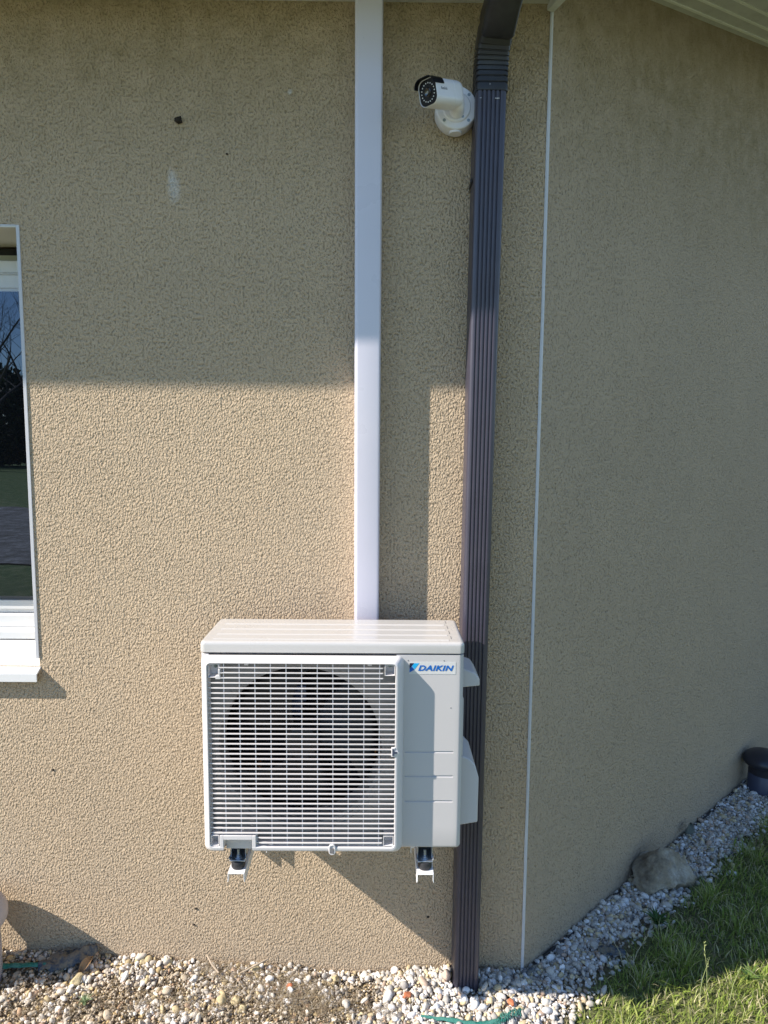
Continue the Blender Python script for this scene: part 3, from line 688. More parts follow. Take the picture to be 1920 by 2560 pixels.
# valve covers on the right flank
def cover(P, y0, y1, name):
    m = MB(); m.prism(P, lambda u, v, t_: (u, t_, v), y0, y1); return m.build(name, M['unit'], bevel=.003)
parts.append(cover([(UX1 - .001, 1.1080), (0.2510, 1.0950), (0.2625, 1.0780), (0.2635, 1.0605), (UX1 - .001, 1.0555)], -0.300, -0.180, 'handle_cover'))
parts.append(cover([(UX1 - .001, 0.8735), (0.2390, 0.8640), (0.2550, 0.8470), (0.2655, 0.8110), (0.2650, 0.6880), (UX1 - .001, 0.6790)], -0.305, -0.160, 'valve_cover'))
parts.append(cover([(UX1 - .001, 1.0420), (UX1 + .004, 1.033), (UX1 + .0045, 0.8800), (UX1 - .001, 0.8780)], -0.320, -0.200, 'side_strip'))
# feet under the casing
for xc in (-0.3640, 0.1235):
    m = MB(); m.box(xc - .020, xc + .020, -0.3540, -0.110, 0.6055, 0.6085); m.box(xc - .020, xc - .0175, -0.340, -0.120, 0.6087, 0.6395); m.box(xc + .0175, xc + .020, -0.340, -0.120, 0.6087, 0.6395)
    m.prism([(xc - .020, .6085), (xc - .023, .615), (xc - .021, .6155), (xc - .018, .6087)], lambda u, v, t_: (u, t_, v), -.354, -.330); m.prism([(xc + .020, .6085), (xc + .023, .615), (xc + .021, .6155), (xc + .018, .6087)], lambda u, v, t_: (u, t_, v), -.354, -.330)
    parts.append(m.build('foot', M['zinc'], bevel=.0008))
adopt(unit, *parts)

# wall brackets: rail, rubber buffer, bolt
def bracket():
    b_ = empty('wall_bracket', (0, 0, 0.585), 'x', 'bracket', 'white brackets carrying the outdoor unit')
    m = MB(); wd = .0215
    m.prism([(-wd, 0), (-wd + .002, .0), (wd - .002, 0), (wd, 0), (wd, -.019), (wd + .0015, -.024), (wd - .0005, -.0245), (wd - .0022, -.019), (wd - .0022, -.0026), (-wd + .0022, -.0026), (-wd + .0022, -.019), (-wd + .0005, -.0245), (-wd - .0015, -.024), (-wd, -.019)], lambda u, v, t_: (u, t_, v), -0.372, -0.003)
    m.build('rail', M['rail'], b_, bevel=.0008)
    m = MB(); m.box(-wd, wd, -0.0029, -0.0009, -.16, .36); m.box(-wd, -wd + .002, -.03, -.003, -.16, .36); m.box(wd - .002, wd, -.03, -.003, -.16, .36); m.build('upright', M['rail'], b_)
    m = MB(); m.lathe([(.0165, 0.0003), (.0180, .004), (.0180, .014), (.0165, .0185), (.0120, .0200)], 32, Matrix.Translation((0, -.342, 0))); m.build('rubber_buffer', M['rubber'], b_, smooth=True, angle=50)
    m = MB(); m.lathe([(.0070, .0238), (.0070, .0300), (.0042, .0302), (.0042, .0460)], 6, Matrix.Translation((0, -.338, 0))); m.lathe([(.010, .0236), (.010, .0248)], 20, Matrix.Translation((0, -.338, 0)))
    m.build('bolt', M['zinc'], b_)
    return b_
b1 = bracket(); b1.location = (-0.3640, 0, 0.585); b1['label'] = 'white wall bracket under the left end of the outdoor unit, below the grille'
b2 = copy_tree(b1); b2.location = (0.1235, 0, 0.585); b2['label'] = 'white wall bracket under the right end of the outdoor unit, beside the downspout'

# ---------------------------------------------------------------- security camera
sc = empty('security_camera', (0.2010, -0.002, 2.6005), 'white bullet security camera with black lens face on a round wall box', 'camera')
m = MB(); m.lathe([(.0560, 0.0), (.0570, .004), (.0570, .044), (.0555, .048), (.0530, .0495), (.0, .0495)], 56, Matrix.Rotation(R(90), 4, 'X')); m.build('junction_box', M['camwhite'], sc, smooth=True, angle=30)
m = MB(); m.lathe([(.0390, .0495), (.0390, .0520), (.0360, .0545), (.0, .0548)], 48, Matrix.Rotation(R(90), 4, 'X')); m.build('base_plate', M['camwhite'], sc, smooth=True, angle=30)
m = MB(); m.lathe([(.0180, -.052), (.0180, -.0590), (.0165, -.0610), (.0, -.0610)], 28, Matrix.Translation((0, -.028, 0))); m.build('conduit_plug', M['camwhite'], sc, smooth=True, angle=30)
for a in (45, -45, 225, 135):
    m = MB(); m.lathe([(.0042, .0493), (.0042, .0506), (.0020, .0507), (.0, .0499)], 14, Matrix.Rotation(R(90), 4, 'X') @ Matrix.Translation((.0470 * math.cos(R(a)), .0470 * math.sin(R(a)), 0))); m.build('screw', M['screw'], sc)
m = MB(); m.lathe([(.0036, .0547), (.0036, .0558), (.0, .0559)], 14, Matrix.Rotation(R(90), 4, 'X') @ Matrix.Translation((.0165, -.0255, 0))); m.build('screw', M['screw'], sc)
# ball joint and body

m = MB(); m.tube([(0, -.053, -.012), (.001, -.064, -.010), (.002, -.072, -.006)], [.021, .019, .016], 24); m.tube([(.002, -.072, -.010), (.002, -.080, -.008), (.000, -.088, -.002)], [.0155, .0165, .0145], 24); m.build('joint', M['camwhite'], sc, smooth=True, angle=40)
fwd = Vector((-0.700, -0.672, -0.240)).normalized(); upv = Vector((0, 0, 1)); rt = fwd.cross(upv).normalized(); upv = rt.cross(fwd).normalized()
CB = Vector((-.0120, -.0850, .0140))       # rear centre
Mb = Matrix(((rt.x, upv.x, -fwd.x, CB.x), (rt.y, upv.y, -fwd.y, CB.y), (rt.z, upv.z, -fwd.z, CB.z), (0, 0, 0, 1)))    # local -z forward
def bsec(sc_, z, r=.020):
    sc_ *= .93
    return [Mb @ Vector((x, y, z)) for x, y in rrect(-.0330 * sc_, .0330 * sc_, -.0350 * sc_, .0330 * sc_, r * sc_, 7)]
LB = -.105
m = MB(); m.loops([bsec(.70, .0105), bsec(.86, .008), bsec(.96, .002), bsec(1, -.006), bsec(1, -.0310), bsec(.985, -.0315), bsec(.985, -.0325), bsec(1, -.0330), bsec(1, LB), bsec(.97, LB - .0015), bsec(.94, LB + .001), bsec(.93, LB + .008)]); m.build('body', M['camwhite'], sc, smooth=True, angle=30)
m = MB(); m.loops([bsec(.935, LB + .0035), bsec(.93, LB + .0005)]); face = m.build('face', M['camblack'], sc, smooth=True, angle=30)
m = MB(); m.lathe([(.0110, 0), (.0110, .002), (.0095, .003), (.006, .0012), (.0, .0018)], 32, Mb @ Matrix.Translation((0, -.001, LB + .0004)) @ Matrix.Rotation(R(180), 4, 'X')); m.build('lens', M['lens'], face, smooth=True)
m = MB()
for k in range(18):
    a = 2 * math.pi * k / 18; m.lathe([(.0017, 0), (.0013, .0007), (0, .0008)], 10, Mb @ Matrix.Translation((.0215 * math.cos(a), -.001 + .0215 * math.sin(a), LB + .0003)) @ Matrix.Rotation(R(180), 4, 'X'))
m.build('led_ring', M['led'], face)
# visor over the face: top and upper sides, black below
def visor(off, z0, z1, drop):
    P = [p for p in rrect(-.0307 - off, .0307 + off, -.0326 - off, .0307 + off, .0186 + off, 7) if p[1] > drop]
    P.sort(key=lambda p: -math.atan2(p[1] + .02, p[0])); return P
po = visor(.0022, 0, 0, -.004); pi_ = visor(.0004, 0, 0, -.004); n_ = min(len(po), len(pi_))
m = MB(); Lp = []
for z, k_ in ((LB + .030, 0), (LB - .006, 0), (LB - .014, 1)):
    outer = po[:n_]; inner = pi_[:n_]
    if k_: outer = [(x, max(y, .004)) for x, y in outer]; inner = [(x, max(y, .004)) for x, y in inner]
    Lp.append([Mb @ Vector((x, y, z)) for x, y in outer] + [Mb @ Vector((x, y, z)) for x, y in inner[::-1]])
m.loops(Lp); m.build('visor', M['camblack'], sc, smooth=True, angle=30)
tx = lettering('Reolink', 'lettering', M['ink'], (-.0125, .0125, -.0034, .0034), 0.0, 0.01)
side = Matrix(((fwd.x * -1, rt.x, upv.x, 0), (fwd.y * -1, rt.y, upv.y, 0), (fwd.z * -1, rt.z, upv.z, 0), (0, 0, 0, 1)))
pc = Mb @ Vector((.0311, .002, LB + .030)) if (Mb.to_3x3() @ Vector((1, 0, 0))).y < 0 else Mb @ Vector((-.0311, .002, LB + .030))
sx_ = 1 if (Mb.to_3x3() @ Vector((1, 0, 0))).y < 0 else -1
side = Matrix(((-fwd.x, 0, upv.x, pc.x), (-fwd.y, 0, upv.y, pc.y), (-fwd.z, 0, upv.z, pc.z), (0, 0, 0, 1)))
for v_ in tx.data.vertices:
    v_.co = pc + (-fwd) * v_.co.x + upv * v_.co.z
tx.parent = sc

# ---------------------------------------------------------------- mushroom capped bollards
def bollard(loc, label, rbase=.070, rcap=.095, h=.205, pale=None):
    b_ = empty('vent_bollard', loc, label, 'bollard', 'grey mushroom capped bollards at the foot of the walls')
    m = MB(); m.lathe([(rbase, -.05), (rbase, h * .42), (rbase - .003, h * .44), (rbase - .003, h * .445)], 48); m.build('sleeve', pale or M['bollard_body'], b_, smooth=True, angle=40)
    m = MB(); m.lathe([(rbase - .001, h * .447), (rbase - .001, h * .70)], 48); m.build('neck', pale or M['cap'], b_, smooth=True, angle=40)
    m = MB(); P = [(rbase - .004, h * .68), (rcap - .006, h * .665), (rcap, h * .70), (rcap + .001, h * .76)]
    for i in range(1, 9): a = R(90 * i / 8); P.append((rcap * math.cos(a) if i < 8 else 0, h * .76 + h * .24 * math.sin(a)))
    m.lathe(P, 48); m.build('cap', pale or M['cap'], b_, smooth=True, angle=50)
    return b_
bollard((1.885, 1.17, 0.0), 'dark mushroom capped bollard in the shade at the far end of the side wall')
bl = bollard((-1.2130, -0.118, 0.055), 'sunlit pale grey mushroom capped bollard below the window, cut by the frame', .078, .100, .290, simple('sunlit_bollard_plastic', (.42, .39, .40), .45, .06, 6))  # same plastic as the dark bollard, sunlight painted into its paler colour

# ---------------------------------------------------------------- rock and stones
def stone(name, loc, size, seed, mat, label, cat, group=None, sub=3, rough=.22, cuts=5, rz_=0.0, freq=1.6):
    bm = bmesh.new(); bmesh.ops.create_icosphere(bm, subdivisions=sub, radius=1.0)
    rd = random.Random(seed); pl = []
    for _ in range(cuts):
        d = Vector((rd.uniform(-1, 1), rd.uniform(-1, 1), rd.uniform(-.6, 1))).normalized(); pl.append((d, rd.uniform(.55, .8)))
    for v_ in bm.verts:
        p = v_.co.copy()
        for d, k_ in pl:
            e = p.dot(d) - k_
            if e > 0: p -= d * e * .92
        p *= 1 + rough * mn.noise(p * freq + Vector((seed, 0, 0))) + rough * .35 * mn.noise(p * freq * 3.5 + Vector((0, seed, 0)))
        v_.co = Vector((p.x * size[0], p.y * size[1], p.z * size[2]))
    me = bpy.data.meshes.new(name); bm.to_mesh(me); bm.free(); me.materials.append(mat); me.polygons.foreach_set('use_smooth', [True] * len(me.polygons))
    o = bpy.data.objects.new(name, me); C.objects.link(o); o.location = loc; o.rotation_euler = (0, 0, rz_); return tag(o, label, cat, group)
stone('rock', (1.080, .445, .048), (.128, .095, .094), 21, M['rock'], 'large mottled grey brown rock lying on pebbles against the shaded side wall', 'rock', sub=5, rough=.24, cuts=14, rz_=R(20))
def gp(x, y, dz=0): return (x, y, float(g(x, y)) + dz)
for x, y, s_, sd, lab in ((-0.905, -.115, .023, 1, 'yellow limestone lump at the left of the gravel, nearest the blue fabric'), (-0.462, -.150, .019, 2, 'rounded yellow limestone lump, leftmost of the pair mid gravel'),
                          (-0.418, -.152, .018, 3, 'pale limestone lump, right one of the pair mid gravel'), (-0.395, -.180, .015, 4, 'angular tan stone just in front of the pale pair'),
                          (-0.738, -.018, .017, 5, 'pale blocky limestone against the wall foot, between the fabric and the dry grass'), (-0.655, -.018, .015, 6, 'smooth cream oval stone resting against the wall base'),
                          (-0.383, -.030, .017, 8, 'yellow stone beside the bent twig under the outdoor unit'), (-0.130, -.045, .014, 9, 'jagged cream stone by the wall right of the dry grass')):
    stone('limestone', gp(x, y, s_ * .45), (s_, s_ * .8, s_ * .75), sd, M['limestone'], lab, 'stone', 'larger stones among the gravel', rz_=sd)
stone('stone_block', gp(.214, -.055, .012), (.017, .014, .019), 31, M['pinkstone'], 'pinkish square stone block touching the foot of the downspout', 'stone', cuts=7, rough=.08)
for x, y, s_, sd, lab in ((-.268, -.092, .012, 41, 'small orange brick shard among dry grass left of the downspout'), (.092, -.110, .017, 42, 'largest terracotta shard, flat on sunlit pebbles left of the downspout'), (.405, -.135, .014, 43, 'dull red brick shard in the shadow right of the downspout')):
    stone('brick_shard', gp(x, y, .012), (s_, s_ * .75, .007), sd, M['terracotta'], lab, 'brick shard', 'terracotta shards in the gravel', cuts=6, rough=.15, rz_=sd)
# snail shells
def snail(loc, s_, label, rot):
    m = MB(); pts = []; rad = []
    for i in range(60):
        a = i / 59 * 3.4 * 2 * math.pi; k_ = math.exp(-.16 * a); pts.append((k_ * math.cos(a) * s_ * .55, k_ * math.sin(a) * s_ * .55, (1 - k_) * s_ * .62)); rad.append(max(.0004, k_ * s_ * .46))
    m.tube(pts, rad, 14); o = m.build('snail_shell', M['shell'], smooth=True, angle=80); o.location = loc; o.rotation_euler = rot; return tag(o, label, 'snail shell', 'snail shells on the gravel')
snail(gp(-.785, -.072, .012), .019, 'brown banded snail shell on pale gravel near the blue fabric', (R(-30), R(25), 0))
snail(gp(-.590, -.192, .010), .016, 'white round snail shell near the bottom edge of the gravel', (R(-60), R(10), 1))
# mud lump and dark speck on wall
o = stone('mud_nest', (-.5715, -.004, 2.5805), (.0115, .007, .0090), 51, M['mud'], 'small dark mud nest stuck high on the render above the pale scuff', 'mud nest', rough=.5, cuts=3, freq=3)
o = stone('mud_speck', (-.4375, -.001, 2.4931), (.0035, .002, .0028), 52, M['mud'], 'tiny black speck on the shaded render right of the pale scuff', 'speck', rough=.4, cuts=2)

for x, z, lab in ((-.5732, .2181, 'upper of two small dark holes low on the sunlit render left of the unit'), (-.5807, .1637, 'lower of two small dark holes low on the sunlit render left of the unit'), (.1611, .1926, 'dark smudge on the shaded render left of the downspout foot'), (-1.0052, .6755, 'small dark speck on the sunlit render below the window sill shadow')):
    stone('mud_speck', (x, -.001, z), (.0042, .002, .0036), int(100 + abs(x) * 90), M['mud'], lab, 'speck', rough=.4, cuts=2)

# ---------------------------------------------------------------- fabric scraps, leaf, twigs
def sheet(name, path_, width, mat, label, cat, group=None, amp=.008, nx=40, ny=10, seed=0, lift=.012):
    m = MB(); P = [Vector(p) for p in path_]; vs = []
    for i in range(nx + 1):
        t_ = i / nx * (len(P) - 1); k_ = min(int(t_), len(P) - 2); f_ = t_ - k_; c_ = P[k_].lerp(P[k_ + 1], f_); d = (P[k_ + 1] - P[k_]).normalized(); nrm = Vector((-d.y, d.x, 0))
        wv_ = width * (.45 + .55 * math.sin(math.pi * min(1, max(0, i / nx))) + .25 * mn.noise((i * .3, seed, 0)))
        for j in range(ny + 1):
            u = (j / ny - .5) * wv_; p = c_ + nrm * u
            z = float(g(p.x, p.y)) + lift + c_.z + amp * mn.noise((p.x * 25, p.y * 25, seed)) + amp * .6 * mn.noise((p.x * 70, p.y * 70, seed + 5)) + amp * .8 * (1 - (2 * j / ny - 1) ** 2)
            vs.append((p.x, p.y, z))
    fs = [(i * (ny + 1) + j, (i + 1) * (ny + 1) + j, (i + 1) * (ny + 1) + j + 1, i * (ny + 1) + j + 1) for i in range(nx) for j in range(ny)]
    m.add(vs, fs); o = m.build(name, mat, smooth=True, fix=False, angle=80); s_ = o.modifiers.new('solid', 'SOLIDIFY'); s_.thickness = .0012
    return tag(o, label, cat, group)
sheet('fabric_scrap', [(-1.040, -.075, 0), (-.985, -.055, .006), (-.925, -.035, .016), (-.885, -.012, .020)], .075, M['bluenet'], 'dusty blue fabric scrap poking out of the gravel at the wall foot', 'fabric', seed=1, amp=.012)
sheet('fabric_strip', [(-1.30, -.10, 0), (-1.15, -.085, .004), (-1.06, -.078, .004), (-1.01, -.070, .003)], .022, M['greennet'], 'thin green fabric strip running left from the blue scrap', 'fabric', seed=2, amp=.006)
sheet('fabric_strip', [(.13, -.185, 0), (.20, -.196, .002), (.27, -.212, .003), (.33, -.208, .003), (.385, -.195, .004)], .016, M['greennet'], 'frayed green netting strip across the pebbles in front of the downspout', 'netting', seed=3, amp=.005)
m = MB(); rd = random.Random(5)
for i in range(70):
    f_ = i / 70; x = .345 + .085 * f_ + rd.uniform(-.003, .003); y = -.212 + .045 * f_ + rd.uniform(-.004, .004); z = float(g(x, y)) + .016 + .008 * math.sin(math.pi * f_)
    a = rd.uniform(-.5, .5); d = Vector((math.sin(a + .35), math.cos(a + .35), 0)) * rd.uniform(.010, .018)
    m.tube([Vector((x, y, z)) - d, Vector((x, y, z + .004)), Vector((x, y, z)) + d + Vector((0, 0, -.002))], .0009, 4)
tag(m.build('netting_tuft', M['greennet']), 'frayed tuft of green netting fibres beside the lawn edge', 'netting')
sheet('fabric_scrap', [(.735, .085, 0), (.775, .070, .004), (.82, .068, 0)], .045, M['bluenet'], 'small blue fabric scrap half hidden in the shaded grass', 'fabric', seed=6, amp=.008, lift=.02)
sheet('fabric_scrap', [(.435, -.030, 0), (.475, -.022, .0), (.52, .022, 0)], .018, M['bluenet'], 'blue fabric edge showing at the foot of the house corner', 'fabric', seed=8, amp=.008, lift=.010)
def leaf(name, loc, L_, W_, mat, label, cat, rot=(0, 0, 0), curl=.4):
    m = MB(); n1, n2 = 12, 6; vs = []
    for i in range(n1 + 1):
        t_ = i / n1; w_ = W_ * math.sin(math.pi * t_) ** .7
        for j in range(n2 + 1):
            u = (j / n2 - .5) * 2; vs.append((L_ * (t_ - .5), u * w_ / 2, curl * W_ * u * u * .5 + L_ * curl * .35 * math.sin(t_ * 3)))
    m.add(vs, [(i * (n2 + 1) + j, (i + 1) * (n2 + 1) + j, (i + 1) * (n2 + 1) + j + 1, i * (n2 + 1) + j + 1) for i in range(n1) for j in range(n2)])
    o = m.build(name, mat, smooth=True, fix=False, angle=80); o.location = loc; o.rotation_euler = rot; s_ = o.modifiers.new('solid', 'SOLIDIFY'); s_.thickness = .0006
    return tag(o, label, cat)
leaf('dry_leaf', gp(-.895, -.068, .016), .055, .026, M['leaf'], 'curled tan dead leaf at the right end of the blue fabric', 'leaf', (.3, -.5, 1.0), .7)
leaf('dry_leaf', (side_pt(1.17, 0)[0], side_pt(1.17, 0)[1] - .03, .045), .060, .045, simple('dead_grey_leaf', (.10, .11, .09), .8), 'withered grey leaf standing against the foot of the side wall past the rock', 'leaf', (1.2, -.4, .8), .5)
for pts, r_, lab in (([(-.535, -.02, .03), (-.515, -.045, .022), (-.490, -.062, .010)], .0028, 'pale straight twig leaning on the wall foot under the outdoor unit'),
                     ([(-.425, -.055, .006), (-.39, -.040, .018), (-.345, -.012, .026)], .0030, 'grey bent twig right of the pale one beside the yellow stone'),
                     ([(-.505, -.150, .012), (-.470, -.120, .014), (-.42, -.11, .010)], .0014, 'thin straw coloured stem lying in the gravel ahead of the twigs')):
    m = MB(); m.tube([(x, y, float(g(x, y)) + z + .006) for x, y, z in pts], r_, 7); tag(m.build('twig', M['twig'], smooth=True), lab, 'twig', 'twigs on the gravel')

# ---------------------------------------------------------------- pebbles
def ico(sub):
    bm = bmesh.new(); bmesh.ops.create_icosphere(bm, subdivisions=sub, radius=1.0)
    v_ = np.array([p.co[:] for p in bm.verts]); f_ = np.array([[x.index for x in fc.verts] for fc in bm.faces]); bm.free(); return v_, f_
EDGE = np.array([(-3.0, .10), (-1.2, .38), (-.6, .44), (-.25, .485), (-.09, .58), (.175, .86), (.51, 1.25), (.70, 1.50), (1.06, 1.85), (1.6, 2.35), (3.0, 3.8)])
def edge_x(y): return np.interp(y, EDGE[:, 0], EDGE[:, 1])
def big_mesh(name, V, F, cols, mat, smooth=True):
    me = bpy.data.meshes.new(name); me.vertices.add(len(V)); me.vertices.foreach_set('co', V.astype(np.float32).ravel())
    k_ = F.shape[1]; me.loops.add(F.size); me.loops.foreach_set('vertex_index', F.astype(np.int32).ravel())
    me.polygons.add(len(F)); me.polygons.foreach_set('loop_start', np.arange(0, F.size, k_, dtype=np.int32)); me.polygons.foreach_set('loop_total', np.full(len(F), k_, dtype=np.int32))
    if smooth: me.polygons.foreach_set('use_smooth', np.ones(len(F), dtype=bool))
    me.update(calc_edges=True)
    a = me.color_attributes.new('Col', 'FLOAT_COLOR', 'POINT'); a.data.foreach_set('color', np.c_[cols, np.ones(len(cols))].astype(np.float32).ravel())
    me.materials.append(mat); o = bpy.data.objects.new(name, me); C.objects.link(o); return o
def nz(x, y, f_, s_=0): return np.array([mn.noise((a * f_, b_ * f_, s_)) for a, b_ in zip(x, y)])
def pebbles():
    st = .0088; out = []
    for layer, (dz, keep) in enumerate(((-.004, 1.0), (.0025, .62), (.0075, .22))):
        xs, ys = np.meshgrid(np.arange(-1.75, 2.35, st), np.arange(-.62, 1.75, st)); x = xs.ravel(); y = ys.ravel()
        x = x + rng.uniform(-.5, .5, x.size) * st * 1.3; y = y + rng.uniform(-.5, .5, y.size) * st * 1.3
        ok = (rng.random(x.size) < keep)
        wall = np.where(x < CX, 0.0, (x - CX) * math.tan(TH)); ok &= y < wall - .006
        e = edge_x(y) + .05 * np.sin(y * 40) * .5; ok &= x < e + .02 + rng.normal(0, .05, x.size)
        ok &= ~((x > SX0 - .016) & (x < SX1 - .008) & (y > SYF - .003))
        x = x[ok]; y = y[ok]; out.append(np.c_[x, y, np.full(x.size, dz)])
    P = np.vstack(out)
    # bare earthy patches with finer stones at the left
    dens = nz(P[:, 0], P[:, 1], 7, 2) + .5 * nz(P[:, 0], P[:, 1], 19, 4); earthy = (P[:, 0] < .10) & (dens > .02 + .25 * np.clip((P[:, 0] + .1) / .25, 0, 1)) & (P[:, 1] < -.04)
    drop = earthy & (rng.random(len(P)) < .22); P = P[~drop]; earthy = earthy[~drop]
    n = len(P); r_ = rng.lognormal(math.log(.0046), .38, n); r_ = r_ * np.where(P[:, 0] > 0, 1.14, .98); r_ = np.where(earthy, r_ * .72, r_); r_ = np.clip(r_, .0026, .0140)
    v0, f0 = ico(2); v1, f1 = ico(1)
    tint = rng.random(n); shade = rng.uniform(.75, 1.10, n)
    base = np.array((.60, .56, .50)); col = np.tile(base, (n, 1)) * shade[:, None]
    def put(mask, c_):
        col[mask] = np.array(c_) * shade[mask, None]
    put(tint < .14, (.64, .53, .33)); put((tint > .14) & (tint < .22), (.46, .43, .39)); put((tint > .22) & (tint < .28), (.56, .42, .32)); put(tint > .78, (.84, .82, .80)); put((tint > .33) & (tint < .36), (.24, .23, .23))
    col = np.where(earthy[:, None], col * np.array((.86, .80, .70)), col)
    left = np.clip((-P[:, 0] + .1) * .9, 0, 1)[:, None]; col = col * (1 - left * np.array((.04, .09, .17)))
    V = []; F = []; K = []; off = 0
    near = (P[:, 1] < .45)
    for sel, (v_, f_) in ((near & (r_ > .0048), (v0, f0)), (~(near & (r_ > .0048)), (v1, f1))):
        idx = np.where(sel)[0]; m_ = len(idx)
        if not m_: continue
        q = rng.normal(size=(m_, 4)); q /= np.linalg.norm(q, axis=1)[:, None]; wq, xq, yq, zq = q.T
        Rm = np.stack([1 - 2 * (yq**2 + zq**2), 2 * (xq * yq - zq * wq), 2 * (xq * zq + yq * wq), 2 * (xq * yq + zq * wq), 1 - 2 * (xq**2 + zq**2), 2 * (yq * zq - xq * wq), 2 * (xq * zq - yq * wq), 2 * (yq * zq + xq * wq), 1 - 2 * (xq**2 + yq**2)], 1).reshape(-1, 3, 3)
        sc_ = np.c_[rng.uniform(1.05, 1.6, m_), rng.uniform(.85, 1.1, m_), rng.uniform(.55, .85, m_)] * r_[idx, None]
        ph = rng.uniform(0, 6.28, (m_, 3)); dv = v_[None] * (1 + .10 * np.sin(v_[None] * 2.3 + ph[:, None]) + .06 * np.sin(v_[None][:, :, [1, 2, 0]] * 4.1 + ph[:, None, [2, 0, 1]]))
        vv = np.einsum('nij,nkj->nki', Rm, dv * sc_[:, None])
        vv[:, :, 2] *= .86
        c_ = P[idx].copy(); c_[:, 2] += g(c_[:, 0], c_[:, 1]) + rng.uniform(-.0015, .0025, m_) + .010 * nz(c_[:, 0], c_[:, 1], 5) + r_[idx] * .3
        vv += c_[:, None]
        V.append(vv.reshape(-1, 3)); F.append((f_[None] + (np.arange(m_) * len(v_))[:, None, None]).reshape(-1, 3) + off); off += m_ * len(v_)
        K.append(np.repeat(col[idx], len(v_), 0))
    return big_mesh('gravel', np.vstack(V), np.vstack(F), np.vstack(K), M['pebble'])
tag(pebbles(), 'cream and white rounded pebbles in a border along the foot of the walls', 'gravel', kind='stuff')

# ---------------------------------------------------------------- blades
def blades(name, x, y, zb, length, width, lean, az, col, mat, seg=4, droop=1.0, flat=False):
    n = len(x); t_ = np.linspace(0, 1, seg + 1); V = np.zeros((n, seg + 1, 2, 3)); curve = t_[None] ** (1.8 if not flat else 1.0)
    h = length[:, None] * (t_[None] - .28 * droop * (lean[:, None]) * t_[None] ** 3); o_ = (length * lean)[:, None] * curve
    if flat: h = length[:, None] * .12 * np.sin(t_[None] * 3.1) + .002
    px = x[:, None] + o_ * np.cos(az)[:, None]; py = y[:, None] + o_ * np.sin(az)[:, None]
    wv_ = width[:, None] * (1 - t_[None] ** 1.6) * .5 + .00015; wa = az + rng.uniform(.9, 2.2, n)
    for s_, sg in ((0, -1), (1, 1)):
        V[:, :, s_, 0] = px + sg * wv_ * np.cos(wa)[:, None]; V[:, :, s_, 1] = py + sg * wv_ * np.sin(wa)[:, None]; V[:, :, s_, 2] = zb[:, None] + h
    base = (np.arange(n) * (seg + 1) * 2)[:, None, None]; k_ = np.arange(seg)[None, :, None] * 2; F = (base + k_ + np.array([0, 1, 3, 2])[None, None]).reshape(-1, 4)
    shade = (.55 + .45 * t_)[None, :, None, None] * 0 + 1.0
    Cc = np.broadcast_to(col[:, None, None], (n, seg + 1, 2, 3)) * shade
    return big_mesh(name, V.reshape(-1, 3), F, Cc.reshape(-1, 3), mat)
def grass():
    X = []; 
    N = 150000
    x = rng.uniform(.35, 3.3, N); y = rng.uniform(-1.3, 2.3, N)
    keep = (x > edge_x(y) + np.abs(rng.normal(0, .035, N)) - .03) & (y < (x - CX) * math.tan(TH) - .28 + rng.normal(0, .03, N))
    farr = ((x > 1.9) | (y < -.5)) & (rng.random(N) < .45); keep &= ~farr
    x, y = x[keep], y[keep]
    # tufts
    nt_ = 420; tx_ = rng.uniform(.45, 3.0, nt_); ty_ = rng.uniform(-1.1, 2.0, nt_); ok = (tx_ > edge_x(ty_) + .01) & (ty_ < (tx_ - CX) * math.tan(TH) - .30); tx_, ty_ = tx_[ok], ty_[ok]
    cnt = rng.integers(22, 60, len(tx_)); xx = np.repeat(tx_, cnt) + rng.normal(0, .012, cnt.sum()); yy = np.repeat(ty_, cnt) + rng.normal(0, .012, cnt.sum())
    nb = len(x); x = np.r_[x, xx]; y = np.r_[y, yy]; tuft = np.r_[np.zeros(nb), np.ones(len(xx))] > 0; n = len(x)
    clump = nz(x, y, 6, 9); ln = rng.uniform(.015, .042, n) * (1 + .5 * clump); ln[tuft] = rng.uniform(.035, .085, tuft.sum())
    wd_ = rng.uniform(.0014, .0028, n); wd_[~tuft] *= rng.choice([1, 1.7, 3.2], (~tuft).sum(), p=[.68, .24, .08])
    az = rng.uniform(0, 6.28, n); az[tuft] = np.arctan2(y[tuft] - np.repeat(ty_, cnt), x[tuft] - np.repeat(tx_, cnt)) + rng.normal(0, .4, tuft.sum())
    lean = rng.uniform(.25, 1.25, n); q = rng.random(n); sh = rng.uniform(.7, 1.25, n)[:, None]
    col = np.where((q < .55)[:, None], (.27, .36, .07), (.42, .46, .13)) * sh; col = np.where(((q > .80))[:, None], np.array((.66, .60, .36)) * sh, col)
    dry = (nz(x, y, 4, 14) > .18) & (~tuft); col = np.where((dry & (rng.random(n) < .45))[:, None], np.array((.36, .30, .18)) * sh, col)
    return blades('grass', x, y, g(x, y) - .004, ln, wd_, lean, az, np.asarray(col), M['grass'])
tag(grass(), 'short uneven green lawn grass right of the gravel border, shaded behind and sunlit in front', 'grass', kind='stuff')
